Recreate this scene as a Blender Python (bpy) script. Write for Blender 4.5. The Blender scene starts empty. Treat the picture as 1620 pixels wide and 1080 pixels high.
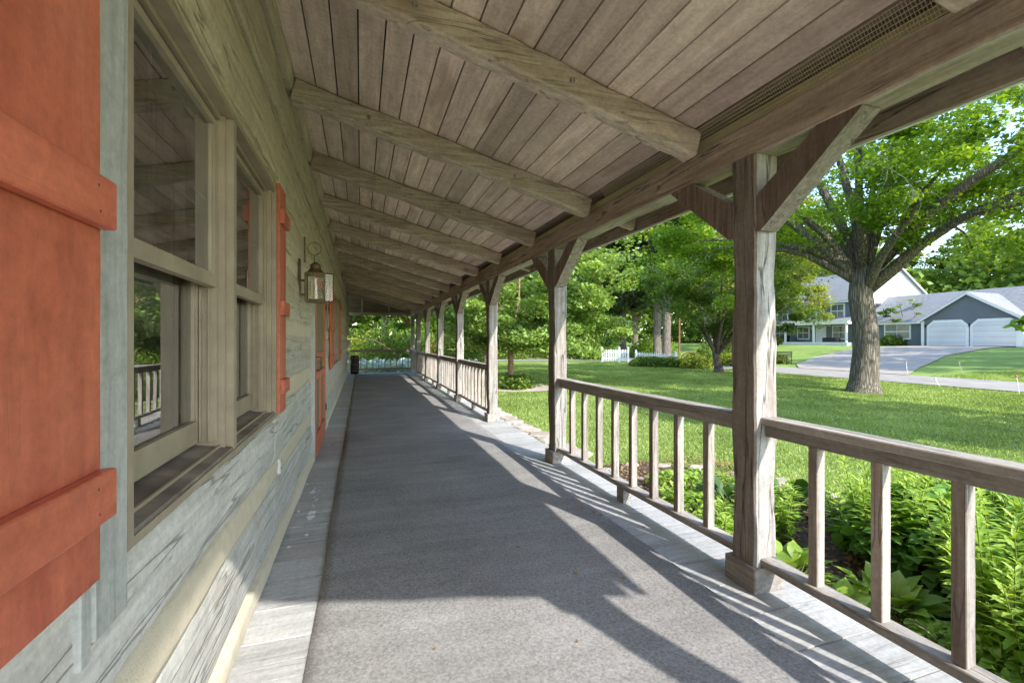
import bpy, math, random
import numpy as np
from mathutils import Vector, Matrix
random.seed(7)
RG = np.random.default_rng(11)
sc = bpy.context.scene
COL = sc.collection
R = math.radians

# ------------------------------------------------------------------ helpers
def tag(o, label=None, cat=None, group=None, kind=None):
    if label: o['label'] = label
    if cat: o['category'] = cat
    if group: o['group'] = group
    if kind: o['kind'] = kind
    return o

def empty(name, loc, label=None, cat=None, group=None, kind=None):
    o = bpy.data.objects.new(name, None)
    o.empty_display_size = 0.2
    COL.objects.link(o); o.location = loc
    return tag(o, label, cat, group, kind)

def wloc(o):
    v = Vector(o.location)
    while o.parent is not None:
        o = o.parent; v += Vector(o.location)
    return v

def link(name, me, mat, parent=None):
    o = bpy.data.objects.new(name, me); COL.objects.link(o)
    if mat is not None: me.materials.append(mat)
    if parent is not None:
        o.parent = parent; o.location = -wloc(parent)
    return o

class MB:
    """collects boxes, timbers, tubes in world coordinates; builds ONE mesh"""
    def __init__(s): s.v = []; s.f = []; s.t = []
    def add(s, vs, fs, tint=None):
        b = len(s.v); s.v += [tuple(p) for p in vs]
        t = random.random() if tint is None else tint
        for f in fs: s.f.append(tuple(b + i for i in f)); s.t.append(t)
        return s
    def box(s, a, b, tint=None):
        (x0, y0, z0), (x1, y1, z1) = a, b
        x0, x1 = min(x0, x1), max(x0, x1); y0, y1 = min(y0, y1), max(y0, y1); z0, z1 = min(z0, z1), max(z0, z1)
        return s.add([(x0,y0,z0),(x1,y0,z0),(x1,y1,z0),(x0,y1,z0),(x0,y0,z1),(x1,y0,z1),(x1,y1,z1),(x0,y1,z1)],
              [(0,3,2,1),(4,5,6,7),(0,1,5,4),(1,2,6,5),(2,3,7,6),(3,0,4,7)], tint)
    def quad(s, p, tint=None): return s.add(p, [tuple(range(len(p)))], tint)
    def timber(s, p0, p1, w, h, up=(0,0,1), seg=10, jit=.004, cham=.008, tint=None, wave=0.0, sag=0.0):
        """hewn bar from p0 to p1: w across (side), h along up; chamfered with uneven faces"""
        p0, p1, up = Vector(p0), Vector(p1), Vector(up)
        d = (p1 - p0); L = d.length; d.normalize()
        sd = d.cross(up).normalized(); up = sd.cross(d).normalized()
        prof = [(-w/2+cham,-h/2),(w/2-cham,-h/2),(w/2,-h/2+cham),(w/2,h/2-cham),(w/2-cham,h/2),(-w/2+cham,h/2),(-w/2,h/2-cham),(-w/2,-h/2+cham)]
        vs = []; ph = random.random()*6
        offs = [[random.uniform(-jit, jit) for _ in range(4)] for _ in range(seg+1)]
        for i in range(seg+1):
            t = i/seg; c = p0 + d*(L*t) + up*(-sag*4*t*(1-t))
            o = offs[i]
            wv = wave*math.sin(ph+t*L*5.1)+wave*.6*math.sin(ph*2+t*L*11.3)
            for (a, b) in prof:
                aa = a + (o[0]+wv if a > 0 else o[1]-wv*.5); bb = b + (o[2]+wv*.6 if b > 0 else o[3]-wv)
                vs.append(c + sd*aa + up*bb)
        fs = []
        for i in range(seg):
            for k in range(8):
                fs.append((i*8+k, i*8+(k+1)%8, (i+1)*8+(k+1)%8, (i+1)*8+k))
        fs.append(tuple(reversed(range(8)))); fs.append(tuple(seg*8+k for k in range(8)))
        return s.add(vs, fs, tint)
    def tube(s, pts, rad, n=8, tint=None, cap=True):
        pts = [Vector(p) for p in pts]
        if not hasattr(rad, '__len__'): rad = [rad]*len(pts)
        vs = []; prev = None
        for i, p in enumerate(pts):
            d = (pts[min(i+1, len(pts)-1)] - pts[max(i-1, 0)])
            if d.length < 1e-9: d = Vector((0,0,1))
            d.normalize()
            if prev is None:
                a = d.orthogonal().normalized()
            else:
                a = (prev - d*prev.dot(d))
                a = a.normalized() if a.length > 1e-6 else d.orthogonal().normalized()
            prev = a; b = d.cross(a)
            for k in range(n):
                an = 2*math.pi*k/n
                vs.append(p + (a*math.cos(an) + b*math.sin(an))*rad[i])
        fs = []
        for i in range(len(pts)-1):
            for k in range(n):
                fs.append((i*n+k, i*n+(k+1)%n, (i+1)*n+(k+1)%n, (i+1)*n+k))
        if cap: fs.append(tuple(reversed(range(n)))); fs.append(tuple((len(pts)-1)*n+k for k in range(n)))
        return s.add(vs, fs, tint)
    def lathe(s, c, prof, n=14, tint=None):
        vs = []; fs = []
        for (r, z) in prof:
            for k in range(n):
                a = 2*math.pi*k/n; vs.append((c[0]+r*math.cos(a), c[1]+r*math.sin(a), c[2]+z))
        for i in range(len(prof)-1):
            for k in range(n): fs.append((i*n+k, i*n+(k+1)%n, (i+1)*n+(k+1)%n, (i+1)*n+k))
        return s.add(vs, fs, tint)
    def build(s, name, mat, parent=None, smooth=False):
        me = bpy.data.meshes.new(name); me.from_pydata(s.v, [], s.f); me.update()
        at = me.attributes.new('tint', 'FLOAT', 'FACE'); at.data.foreach_set('value', np.array(s.t, dtype=np.float32))
        if smooth: me.polygons.foreach_set('use_smooth', [True]*len(me.polygons))
        return link(name, me, mat, parent)

def np_mesh(name, V, F, tint, mat, parent=None, smooth=False):
    """V (n,3), F (m,k) all same size, tint (m)"""
    me = bpy.data.meshes.new(name); m, k = F.shape
    me.vertices.add(len(V)); me.vertices.foreach_set('co', V.astype(np.float32).ravel())
    me.loops.add(m*k); me.loops.foreach_set('vertex_index', F.astype(np.int32).ravel())
    me.polygons.add(m)
    me.polygons.foreach_set('loop_start', (np.arange(m)*k).astype(np.int32))
    if smooth: me.polygons.foreach_set('use_smooth', np.ones(m, dtype=bool))
    me.update(calc_edges=True)
    at = me.attributes.new('tint', 'FLOAT', 'FACE'); at.data.foreach_set('value', tint.astype(np.float32))
    return link(name, me, mat, parent)

def norm(a): return a/np.maximum(np.linalg.norm(a, axis=1, keepdims=True), 1e-9)
def instances(T, TF, P, fwd, up, sc_, tint):
    """copies of leaf template T (k,3: x side, y along, z normal) -> V,F,tint"""
    fwd = norm(fwd); side = norm(np.cross(fwd, up)); nor = np.cross(side, fwd)
    if np.ndim(sc_) == 1: sc_ = np.stack([sc_, sc_, sc_], 1)
    V = P[:,None,:] + T[None,:,0:1]*sc_[:,0][:,None,None]*side[:,None,:] + T[None,:,1:2]*sc_[:,1][:,None,None]*fwd[:,None,:] + T[None,:,2:3]*sc_[:,2][:,None,None]*nor[:,None,:]
    n = len(P); k = len(T)
    F = (TF[None,:,:] + (np.arange(n)*k)[:,None,None]).reshape(-1, TF.shape[1])
    return V.reshape(-1,3), F, np.repeat(tint, len(TF))
# leaf templates
T_DIA = np.array([(0,-.5,0),(.34,0,.06),(0,.5,-.04),(-.34,0,.06)]); F_DIA = np.array([(0,1,2,3)])
T_LAN = np.array([(0,0,0),(.13,.35,.05),(0,.38,-.01),(-.13,.35,.05),(.09,.72,.02),(0,.74,-.03),(-.09,.72,.02),(0,1,-.09)])
F_LAN = np.array([(0,1,2,2),(0,2,3,3),(1,4,5,2),(2,5,6,3),(4,7,5,5),(5,7,6,6)])
F_LAN = np.array([(0,1,2),(0,2,3),(1,4,5),(1,5,2),(2,5,6),(2,6,3),(4,7,5),(5,7,6)])
def broad_template(w=.33, arch=.35, fold=.06):
    vs = []; n = 6
    ws = [0.04,.62,.98,1.0,.74,.36,.0]
    for i in range(n+1):
        t = i/n; z = arch*(t - 1.25*t*t); y = t
        vs += [(-w*ws[i], y, z+fold*ws[i]), (0, y, z), (w*ws[i], y, z+fold*ws[i])]
    fs = []
    for i in range(n):
        a = i*3; fs += [(a,a+3,a+4,a+1),(a+1,a+4,a+5,a+2)]
    return np.array(vs), np.array(fs)
T_BRD, F_BRD = broad_template()

def H(x, y):
    """height of the land"""
    x = np.asarray(x, dtype=float); y = np.asarray(y, dtype=float)
    def sm(a, b, t):
        u = np.clip((t-a)/(b-a), 0, 1); return u*u*(3-2*u)
    return -0.24 - 0.12*sm(3.5, 9, x) + 1.10*sm(25.5, 49, x) + .02*np.sin(x*.5)*np.cos(y*.43)*sm(4, 9, x)*(1-sm(16,19,x)*(1-sm(26,30,x)))

# ------------------------------------------------------------------ materials
def newmat(name):
    m = bpy.data.materials.new(name); m.use_nodes = True
    nt = m.node_tree; nt.nodes.clear()
    return m, nt, nt.nodes, nt.links
def nd(N, t, **kw):
    n = N.new(t)
    for k, v in kw.items(): setattr(n, k, v)
    return n
def ramp(N, stops, interp='LINEAR'):
    r = N.new('ShaderNodeValToRGB'); r.color_ramp.interpolation = interp
    e = r.color_ramp.elements
    while len(e) > 1: e.remove(e[-1])
    e[0].position = stops[0][0]; e[0].color = (*stops[0][1], 1)
    for p, c in stops[1:]:
        q = e.new(p); q.color = (*c, 1)
    return r
def g3(v): return (v, v, v)
def mixc(N, L, mode, fac, a, b):
    m = N.new('ShaderNodeMix'); m.data_type = 'RGBA'; m.blend_type = mode
    for i, s in ((0, fac), (6, a), (7, b)):
        if isinstance(s, (int, float)): m.inputs[i].default_value = s
        elif isinstance(s, tuple): m.inputs[i].default_value = (*s, 1) if len(s) == 3 else s
        else: L.new(s, m.inputs[i])
    return m.outputs[2]

def wood(name, dark, light, axis='Y', inner=None, grain=1.0, knots=.5, rough=.8, bump=.35, cracks=.5, stain=None, stain_amt=0.0, tintvar=.35, big=1.0):
    """weathered wood; grain runs along axis (object space)"""
    m, nt, N, L = newmat(name)
    tc = nd(N, 'ShaderNodeTexCoord'); at = nd(N, 'ShaderNodeAttribute', attribute_name='tint')
    oi = nd(N, 'ShaderNodeObjectInfo')
    ad = nd(N, 'ShaderNodeMath', operation='MULTIPLY_ADD'); L.new(at.outputs['Fac'], ad.inputs[0]); ad.inputs[1].default_value = 37.0
    L.new(oi.outputs['Random'], ad.inputs[2])
    w2 = nd(N, 'ShaderNodeMath', operation='MULTIPLY_ADD'); L.new(oi.outputs['Random'], w2.inputs[0]); w2.inputs[1].default_value = 13.0; L.new(ad.outputs[0], w2.inputs[2])
    def mapped(sa, sb):
        mp = nd(N, 'ShaderNodeMapping'); s = [sb, sb, sb]; s['XYZ'.index(axis)] = sa
        mp.inputs['Scale'].default_value = s; L.new(tc.outputs['Object'], mp.inputs['Vector']); return mp.outputs[0]
    # warp for wavy grain
    nw = nd(N, 'ShaderNodeTexNoise', noise_dimensions='4D'); L.new(mapped(1.6, 5), nw.inputs['Vector']); L.new(w2.outputs[0], nw.inputs['W']); nw.inputs['Scale'].default_value = 1; nw.inputs['Detail'].default_value = 3
    base = mapped(2.2*grain, 42*grain)
    mx = nd(N, 'ShaderNodeVectorMath', operation='MULTIPLY_ADD'); L.new(nw.outputs['Color'], mx.inputs[0]); mx.inputs[1].default_value = (1.7,1.7,1.7); L.new(base, mx.inputs[2])
    gr = nd(N, 'ShaderNodeTexNoise', noise_dimensions='4D'); L.new(mx.outputs[0], gr.inputs['Vector']); L.new(w2.outputs[0], gr.inputs['W'])
    gr.inputs['Scale'].default_value = 1; gr.inputs['Detail'].default_value = 7; gr.inputs['Roughness'].default_value = .62
    # large blotches
    bl = nd(N, 'ShaderNodeTexNoise', noise_dimensions='4D'); L.new(mapped(1.1*big, 3.6*big), bl.inputs['Vector']); L.new(w2.outputs[0], bl.inputs['W']); bl.inputs['Scale'].default_value = 1; bl.inputs['Detail'].default_value = 5; bl.inputs['Roughness'].default_value = .6
    mm = nd(N, 'ShaderNodeMath', operation='MULTIPLY_ADD'); L.new(gr.outputs[0], mm.inputs[0]); mm.inputs[1].default_value = .95
    b2 = nd(N, 'ShaderNodeMath', operation='MULTIPLY'); L.new(bl.outputs[0], b2.inputs[0]); b2.inputs[1].default_value = .40; L.new(b2.outputs[0], mm.inputs[2])
    rc = ramp(N, [(.47, dark), (.84, light)]); L.new(mm.outputs[0], rc.inputs[0])
    col = rc.outputs[0]
    # tint per board
    tr = ramp(N, [(0, g3(1-tintvar*.6)), (1, g3(1+tintvar*.35))]); L.new(at.outputs['Fac'], tr.inputs[0])
    col = mixc(N, L, 'MULTIPLY', 1.0, col, tr.outputs[0])
    pt = nd(N, 'ShaderNodeTexNoise', noise_dimensions='4D'); L.new(tc.outputs['Object'], pt.inputs['Vector']); L.new(w2.outputs[0], pt.inputs['W']); pt.inputs['Scale'].default_value = 46; pt.inputs['Detail'].default_value = 5; pt.inputs['Roughness'].default_value = .7
    pr = ramp(N, [(.3, g3(.80)), (.7, g3(1.16))]); L.new(pt.outputs[0], pr.inputs[0]); col = mixc(N, L, 'MULTIPLY', 1.0, col, pr.outputs[0])
    gt = nd(N, 'ShaderNodeTexNoise', noise_dimensions='4D'); L.new(tc.outputs['Object'], gt.inputs['Vector']); L.new(w2.outputs[0], gt.inputs['W']); gt.inputs['Scale'].default_value = 5.5; gt.inputs['Detail'].default_value = 6; gt.inputs['Roughness'].default_value = .7
    gq = ramp(N, [(.34, g3(.88)), (.5, g3(1.0)), (.72, g3(1.07))]); L.new(gt.outputs[0], gq.inputs[0]); col = mixc(N, L, 'MULTIPLY', 1.0, col, gq.outputs[0])
    if stain:
        st = nd(N, 'ShaderNodeTexNoise', noise_dimensions='4D'); L.new(mapped(1.5, 5.5), st.inputs['Vector']); st.inputs['Scale'].default_value = 1; st.inputs['Detail'].default_value = 6
        L.new(w2.outputs[0], st.inputs['W'])
        sr = ramp(N, [(.56, g3(0)), (.70, g3(1))]); L.new(st.outputs[0], sr.inputs[0])
        sm_ = nd(N, 'ShaderNodeMath', operation='MULTIPLY'); L.new(sr.outputs[0], sm_.inputs[0]); sm_.inputs[1].default_value = stain_amt
        col = mixc(N, L, 'MIX', sm_.outputs[0], col, stain)
    if inner:                                   # faces turned to the house: unbleached brown, plus shade multiplied into the colour
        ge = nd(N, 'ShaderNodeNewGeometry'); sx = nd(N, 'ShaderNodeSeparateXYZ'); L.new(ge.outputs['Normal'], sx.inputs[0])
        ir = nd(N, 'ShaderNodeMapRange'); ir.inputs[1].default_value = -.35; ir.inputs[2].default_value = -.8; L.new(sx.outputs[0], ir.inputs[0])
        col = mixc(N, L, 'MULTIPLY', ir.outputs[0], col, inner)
    # knots
    vo = nd(N, 'ShaderNodeTexVoronoi', voronoi_dimensions='4D'); L.new(mapped(1.5, 4.2), vo.inputs['Vector']); L.new(w2.outputs[0], vo.inputs['W']); vo.inputs['Scale'].default_value = 1
    kr = ramp(N, [(.045, g3(1)), (.12, g3(0))]); L.new(vo.outputs['Distance'], kr.inputs[0])
    km = nd(N, 'ShaderNodeMath', operation='MULTIPLY'); L.new(kr.outputs[0], km.inputs[0]); km.inputs[1].default_value = knots
    col = mixc(N, L, 'MIX', km.outputs[0], col, tuple(c*.45 for c in dark))
    # drying checks
    ck = nd(N, 'ShaderNodeTexNoise', noise_dimensions='4D'); L.new(mapped(.8, 15), ck.inputs['Vector']); L.new(w2.outputs[0], ck.inputs['W']); ck.inputs['Scale'].default_value = 1; ck.inputs['Detail'].default_value = 2.5
    cr = ramp(N, [(.482, g3(0)), (.5, g3(1)), (.518, g3(0))]); L.new(ck.outputs[0], cr.inputs[0])
    cb = ramp(N, [(.42, g3(0)), (.54, g3(1))]); L.new(bl.outputs[0], cb.inputs[0])
    cm = nd(N, 'ShaderNodeMath', operation='MULTIPLY'); L.new(cr.outputs[0], cm.inputs[0]); L.new(cb.outputs[0], cm.inputs[1])
    cm2 = nd(N, 'ShaderNodeMath', operation='MULTIPLY'); L.new(cm.outputs[0], cm2.inputs[0]); cm2.inputs[1].default_value = cracks
    col = mixc(N, L, 'MIX', cm2.outputs[0], col, tuple(c*.25 for c in dark))
    bs = nd(N, 'ShaderNodeBsdfPrincipled'); L.new(col, bs.inputs['Base Color']); bs.inputs['Roughness'].default_value = rough
    bs.inputs['Specular IOR Level'].default_value = .3
    hh = nd(N, 'ShaderNodeMath', operation='MULTIPLY_ADD'); L.new(cm2.outputs[0], hh.inputs[0]); hh.inputs[1].default_value = -2.0; L.new(mm.outputs[0], hh.inputs[2])
    bp = nd(N, 'ShaderNodeBump'); bp.inputs['Strength'].default_value = bump; bp.inputs['Distance'].default_value = .01
    L.new(hh.outputs[0], bp.inputs['Height']); L.new(bp.outputs[0], bs.inputs['Normal'])
    o = nd(N, 'ShaderNodeOutputMaterial'); L.new(bs.outputs[0], o.inputs[0])
    return m

def noisy(name, c0, c1, scale=8, rough=.8, bump=.2, detail=6, c2=None, s2=1.0, metal=0, dist=.01, fine=None, spec=.3, lo=.35, hi=.65, tintvar=0.0):
    m, nt, N, L = newmat(name)
    tc = nd(N, 'ShaderNodeTexCoord')
    n1 = nd(N, 'ShaderNodeTexNoise'); L.new(tc.outputs['Object'], n1.inputs['Vector']); n1.inputs['Scale'].default_value = scale; n1.inputs['Detail'].default_value = detail; n1.inputs['Roughness'].default_value = .6
    rc = ramp(N, [(lo, c0), (hi, c1)]); L.new(n1.outputs[0], rc.inputs[0]); col = rc.outputs[0]
    if c2:
        n2 = nd(N, 'ShaderNodeTexNoise'); L.new(tc.outputs['Object'], n2.inputs['Vector']); n2.inputs['Scale'].default_value = s2; n2.inputs['Detail'].default_value = 4
        r2 = ramp(N, [(.42, g3(0)), (.66, g3(1))]); L.new(n2.outputs[0], r2.inputs[0])
        col = mixc(N, L, 'MIX', r2.outputs[0], col, c2)
    if tintvar:
        at = nd(N, 'ShaderNodeAttribute', attribute_name='tint')
        tr = ramp(N, [(0, g3(1-tintvar)), (1, g3(1+tintvar*.5))]); L.new(at.outputs['Fac'], tr.inputs[0])
        col = mixc(N, L, 'MULTIPLY', 1.0, col, tr.outputs[0])
    bs = nd(N, 'ShaderNodeBsdfPrincipled'); L.new(col, bs.inputs['Base Color']); bs.inputs['Roughness'].default_value = rough; bs.inputs['Metallic'].default_value = metal
    bs.inputs['Specular IOR Level'].default_value = spec
    hgt = n1.outputs[0]
    if fine:
        n3 = nd(N, 'ShaderNodeTexNoise'); L.new(tc.outputs['Object'], n3.inputs['Vector']); n3.inputs['Scale'].default_value = fine; n3.inputs['Detail'].default_value = 2; hgt = n3.outputs[0]
    bp = nd(N, 'ShaderNodeBump'); bp.inputs['Strength'].default_value = bump; bp.inputs['Distance'].default_value = dist
    L.new(hgt, bp.inputs['Height']); L.new(bp.outputs[0], bs.inputs['Normal'])
    o = nd(N, 'ShaderNodeOutputMaterial'); L.new(bs.outputs[0], o.inputs[0])
    return m

def leafmat(name, dark, mid, light, trans=.4, nscale=.6, rough=.5, gain=1.0):
    m, nt, N, L = newmat(name)
    at = nd(N, 'ShaderNodeAttribute', attribute_name='tint'); tc = nd(N, 'ShaderNodeTexCoord')
    n1 = nd(N, 'ShaderNodeTexNoise'); L.new(tc.outputs['Object'], n1.inputs['Vector']); n1.inputs['Scale'].default_value = nscale; n1.inputs['Detail'].default_value = 3
    ad = nd(N, 'ShaderNodeMath', operation='MULTIPLY_ADD'); L.new(n1.outputs[0], ad.inputs[0]); ad.inputs[1].default_value = .9
    a2 = nd(N, 'ShaderNodeMath', operation='MULTIPLY_ADD'); L.new(at.outputs['Fac'], a2.inputs[0]); a2.inputs[1].default_value = .7; a2.inputs[2].default_value = -.32
    L.new(a2.outputs[0], ad.inputs[2])
    rc = ramp(N, [(.12, dark), (.48, mid), (.9, light)]); L.new(ad.outputs[0], rc.inputs[0])
    bs = nd(N, 'ShaderNodeBsdfPrincipled'); L.new(rc.outputs[0], bs.inputs['Base Color']); bs.inputs['Roughness'].default_value = rough; bs.inputs['Specular IOR Level'].default_value = .35
    tl = nd(N, 'ShaderNodeBsdfTranslucent')
    tcx = mixc(N, L, 'MULTIPLY', 1.0, rc.outputs[0], (1.5, 1.35, .45)); L.new(tcx, tl.inputs['Color'])
    mx = nd(N, 'ShaderNodeMixShader'); mx.inputs[0].default_value = trans; L.new(bs.outputs[0], mx.inputs[1]); L.new(tl.outputs[0], mx.inputs[2])
    o = nd(N, 'ShaderNodeOutputMaterial'); L.new(mx.outputs[0], o.inputs[0])
    return m

def glassmat(name, tintc=(.9,.93,.9), ior=1.75, rough=.0):
    m, nt, N, L = newmat(name)
    fr = nd(N, 'ShaderNodeFresnel'); fr.inputs['IOR'].default_value = ior
    tc = nd(N, 'ShaderNodeTexCoord'); nn = nd(N, 'ShaderNodeTexNoise'); L.new(tc.outputs['Object'], nn.inputs['Vector']); nn.inputs['Scale'].default_value = 2.2
    bp = nd(N, 'ShaderNodeBump'); bp.inputs['Strength'].default_value = .02; bp.inputs['Distance'].default_value = .02; L.new(nn.outputs[0], bp.inputs['Height'])
    t = nd(N, 'ShaderNodeBsdfTransparent'); t.inputs[0].default_value = (*tintc, 1)
    gl = nd(N, 'ShaderNodeBsdfGlossy'); gl.inputs['Roughness'].default_value = rough; gl.inputs['Color'].default_value = (.95,.95,.95,1); L.new(bp.outputs[0], gl.inputs['Normal'])
    mx = nd(N, 'ShaderNodeMixShader'); ma = nd(N, 'ShaderNodeMath', operation='ADD', use_clamp=True); ma.inputs[1].default_value = .10; L.new(fr.outputs[0], ma.inputs[0]); L.new(ma.outputs[0], mx.inputs[0]); L.new(t.outputs[0], mx.inputs[1]); L.new(gl.outputs[0], mx.inputs[2])
    df = nd(N, 'ShaderNodeBsdfDiffuse'); df.inputs[0].default_value = (.5,.46,.40,1); n7 = nd(N, 'ShaderNodeTexNoise'); n7.inputs['Scale'].default_value = 5; n7.inputs['Detail'].default_value = 7; L.new(tc.outputs['Object'], n7.inputs['Vector'])
    r7 = ramp(N, [(.4, g3(.01)), (.75, g3(.13))]); L.new(n7.outputs[0], r7.inputs[0]); m7 = nd(N, 'ShaderNodeMixShader'); L.new(r7.outputs[0], m7.inputs[0]); L.new(mx.outputs[0], m7.inputs[1]); L.new(df.outputs[0], m7.inputs[2]); mx = m7
    o = nd(N, 'ShaderNodeOutputMaterial'); L.new(mx.outputs[0], o.inputs[0])
    return m

M = {}
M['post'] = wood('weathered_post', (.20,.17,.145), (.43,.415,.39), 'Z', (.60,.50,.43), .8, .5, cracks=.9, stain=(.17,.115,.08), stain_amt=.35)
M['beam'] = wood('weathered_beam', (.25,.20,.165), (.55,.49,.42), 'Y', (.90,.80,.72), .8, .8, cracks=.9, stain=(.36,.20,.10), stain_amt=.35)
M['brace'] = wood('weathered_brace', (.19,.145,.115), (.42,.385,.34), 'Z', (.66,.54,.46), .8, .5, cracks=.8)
M['rafter'] = wood('weathered_rafter', (.38,.285,.225), (.76,.625,.525), 'X', None, .8, .7, cracks=.6, stain=(.33,.21,.12), stain_amt=.45, big=1.6)
M['ceiling'] = wood('ceiling_board', (.60,.455,.385), (.92,.735,.64), 'Y', None, .5, .5, cracks=.15, stain=(.34,.215,.15), stain_amt=.55, tintvar=.45, bump=.15, big=1.5)
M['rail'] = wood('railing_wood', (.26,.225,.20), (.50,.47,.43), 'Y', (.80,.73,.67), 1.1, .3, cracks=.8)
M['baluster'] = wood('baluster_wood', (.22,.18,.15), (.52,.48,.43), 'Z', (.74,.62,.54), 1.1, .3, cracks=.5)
M['tie'] = wood('dark_board', (.15,.11,.08), (.32,.25,.18), 'X', None, .7, .3)
M['deck'] = wood('painted_deck', (.36,.355,.345), (.52,.515,.51), 'X', None, .7, .2, rough=.6, bump=.2, cracks=.35, stain=(.46,.38,.30), stain_amt=.35, tintvar=.22)
M['red'] = wood('red_paint', (.44,.105,.058), (.62,.175,.095), 'Z', None, .45, .12, rough=.42, bump=.22, cracks=.15, tintvar=.15, stain=(.66,.26,.17), stain_amt=.35)
M['trim'] = noisy('tan_window_paint', (.29,.235,.165), (.38,.315,.225), 6, .45, .05)
M['sill'] = noisy('dusty_sill', (.20,.165,.13), (.33,.28,.22), 9, .8, .1, c2=(.15,.12,.10), s2=4)
M['greytrim'] = wood('grey_blue_board', (.37,.37,.34), (.52,.52,.48), 'Z', None, .7, .15, rough=.6, cracks=.3, tintvar=.1, bump=.2)
M['screen'] = noisy('door_screen', (.20,.17,.10), (.27,.23,.14), 20, .8, .02)
M['plaster'] = noisy('room_plaster', (.22,.20,.16), (.27,.24,.20), 3, .9, .02)
M['roomfloor'] = noisy('room_floor', (.10,.06,.03), (.15,.09,.05), 5, .6, .02)
M['curtain'] = noisy('curtain', (.42,.36,.28), (.52,.46,.38), 12, .9, .1)
M['glass'] = glassmat('window_glass', (.74,.76,.73), 3.3)
M['lampglass'] = glassmat('lantern_glass', (.86,.82,.70), 1.2, .25)
M['bronze'] = noisy('aged_bronze', (.075,.055,.03), (.17,.13,.07), 25, .5, .1, metal=.6)
M['candle'] = noisy('candle_wax', (.60,.46,.26), (.68,.54,.32), 10, .5, .02)
M['black'] = noisy('black_iron', (.012,.012,.013), (.03,.03,.03), 20, .5, .05)
M['white'] = noisy('white_paint', (.74,.75,.75), (.82,.82,.82), 6, .5, .03)
M['whitepl'] = noisy('outlet_plastic', (.62,.60,.55), (.68,.66,.60), 6, .4, .01)
M['rust'] = noisy('rusty_iron', (.20,.07,.03), (.36,.14,.06), 14, .8, .1)
M['orange'] = noisy('orange_red', (.75,.10,.03), (.85,.22,.06), 14, .6, .1)
M['roofing'] = noisy('shingles', (.19,.188,.187), (.29,.285,.28), 3.5, .9, .25, detail=8, c2=(.25,.245,.245), s2=.35)
M['darkroof'] = noisy('porch_shingles', (.10,.09,.08), (.16,.15,.14), 9, .9, .2)
M['concrete'] = noisy('concrete', (.31,.25,.195), (.46,.385,.31), 2.2, .9, .2, c2=(.33,.30,.27), s2=.3, fine=60)
M['asphalt'] = noisy('road_surface', (.27,.245,.225), (.38,.35,.32), 1.4, .9, .2, c2=(.33,.30,.27), s2=.25, fine=70)
M['mulch'] = noisy('mulch', (.05,.03,.02), (.17,.11,.075), 28, .95, .8, dist=.03, c2=(.11,.08,.06), s2=3)
M['stone'] = noisy('flagstone', (.36,.31,.26), (.56,.50,.43), 7, .9, .35, c2=(.42,.34,.27), s2=2, tintvar=.3)
M['bark'] = noisy('bark', (.15,.115,.085), (.36,.30,.235), 7, .95, .9, dist=.04, c2=(.20,.18,.13), s2=1.2)
def barkmat(name, c0, c1, c2, sc_=1.0):
    m, nt, N, L = newmat(name)
    tc = nd(N, 'ShaderNodeTexCoord'); mp = nd(N, 'ShaderNodeMapping'); mp.inputs['Scale'].default_value = (24*sc_, 24*sc_, 2.3*sc_); L.new(tc.outputs['Object'], mp.inputs[0])
    n0 = nd(N, 'ShaderNodeTexNoise'); n0.inputs['Scale'].default_value = 1; n0.inputs['Detail'].default_value = 6; n0.inputs['Roughness'].default_value = .65; n0.inputs['Distortion'].default_value = .6; L.new(mp.outputs[0], n0.inputs['Vector'])
    v = nd(N, 'ShaderNodeTexVoronoi', feature='DISTANCE_TO_EDGE'); v.inputs['Scale'].default_value = .75
    ad = nd(N, 'ShaderNodeVectorMath', operation='MULTIPLY_ADD'); L.new(n0.outputs['Color'], ad.inputs[0]); ad.inputs[1].default_value = (1.6,1.6,1.6); L.new(mp.outputs[0], ad.inputs[2]); L.new(ad.outputs[0], v.inputs['Vector'])
    vr = ramp(N, [(0, g3(0)), (.22, g3(1))]); L.new(v.outputs[0], vr.inputs[0])
    mu = nd(N, 'ShaderNodeMath', operation='MULTIPLY_ADD'); L.new(vr.outputs[0], mu.inputs[0]); mu.inputs[1].default_value = .55; L.new(n0.outputs[0], mu.inputs[2])
    rc = ramp(N, [(.4, c0), (.72, c1), (1.1, c2)]); L.new(mu.outputs[0], rc.inputs[0])
    bs = nd(N, 'ShaderNodeBsdfPrincipled'); L.new(rc.outputs[0], bs.inputs['Base Color']); bs.inputs['Roughness'].default_value = .95; bs.inputs['Specular IOR Level'].default_value = .15
    bp = nd(N, 'ShaderNodeBump'); bp.inputs['Strength'].default_value = 1; bp.inputs['Distance'].default_value = .05; L.new(mu.outputs[0], bp.inputs['Height']); L.new(bp.outputs[0], bs.inputs['Normal'])
    o = nd(N, 'ShaderNodeOutputMaterial'); L.new(bs.outputs[0], o.inputs[0]); return m
M['bark'] = barkmat('furrowed_bark', (.10,.08,.06), (.19,.16,.125), (.29,.25,.20))
M['barkd'] = noisy('dark_bark', (.075,.055,.04), (.17,.13,.10), 7, .95, .8, dist=.04)
M['barkr'] = noisy('reddish_bark', (.22,.12,.075), (.40,.25,.17), 9, .95, .8, dist=.02)
M['twig'] = noisy('dead_twig', (.30,.25,.20), (.48,.42,.36), 9, .95, .1)
M['stem'] = noisy('green_stem', (.12,.17,.04), (.20,.26,.07), 9, .7, .1)
M['dry'] = noisy('dry_leaf', (.20,.11,.045), (.36,.24,.11), 30, .8, .2)
M['pinkflag'] = noisy('marker_flag', (.62,.13,.12), (.75,.22,.20), 9, .6, .02)
M['dropping'] = noisy('white_spatter', (.74,.74,.72), (.84,.84,.82), 30, .8, .1)
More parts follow.
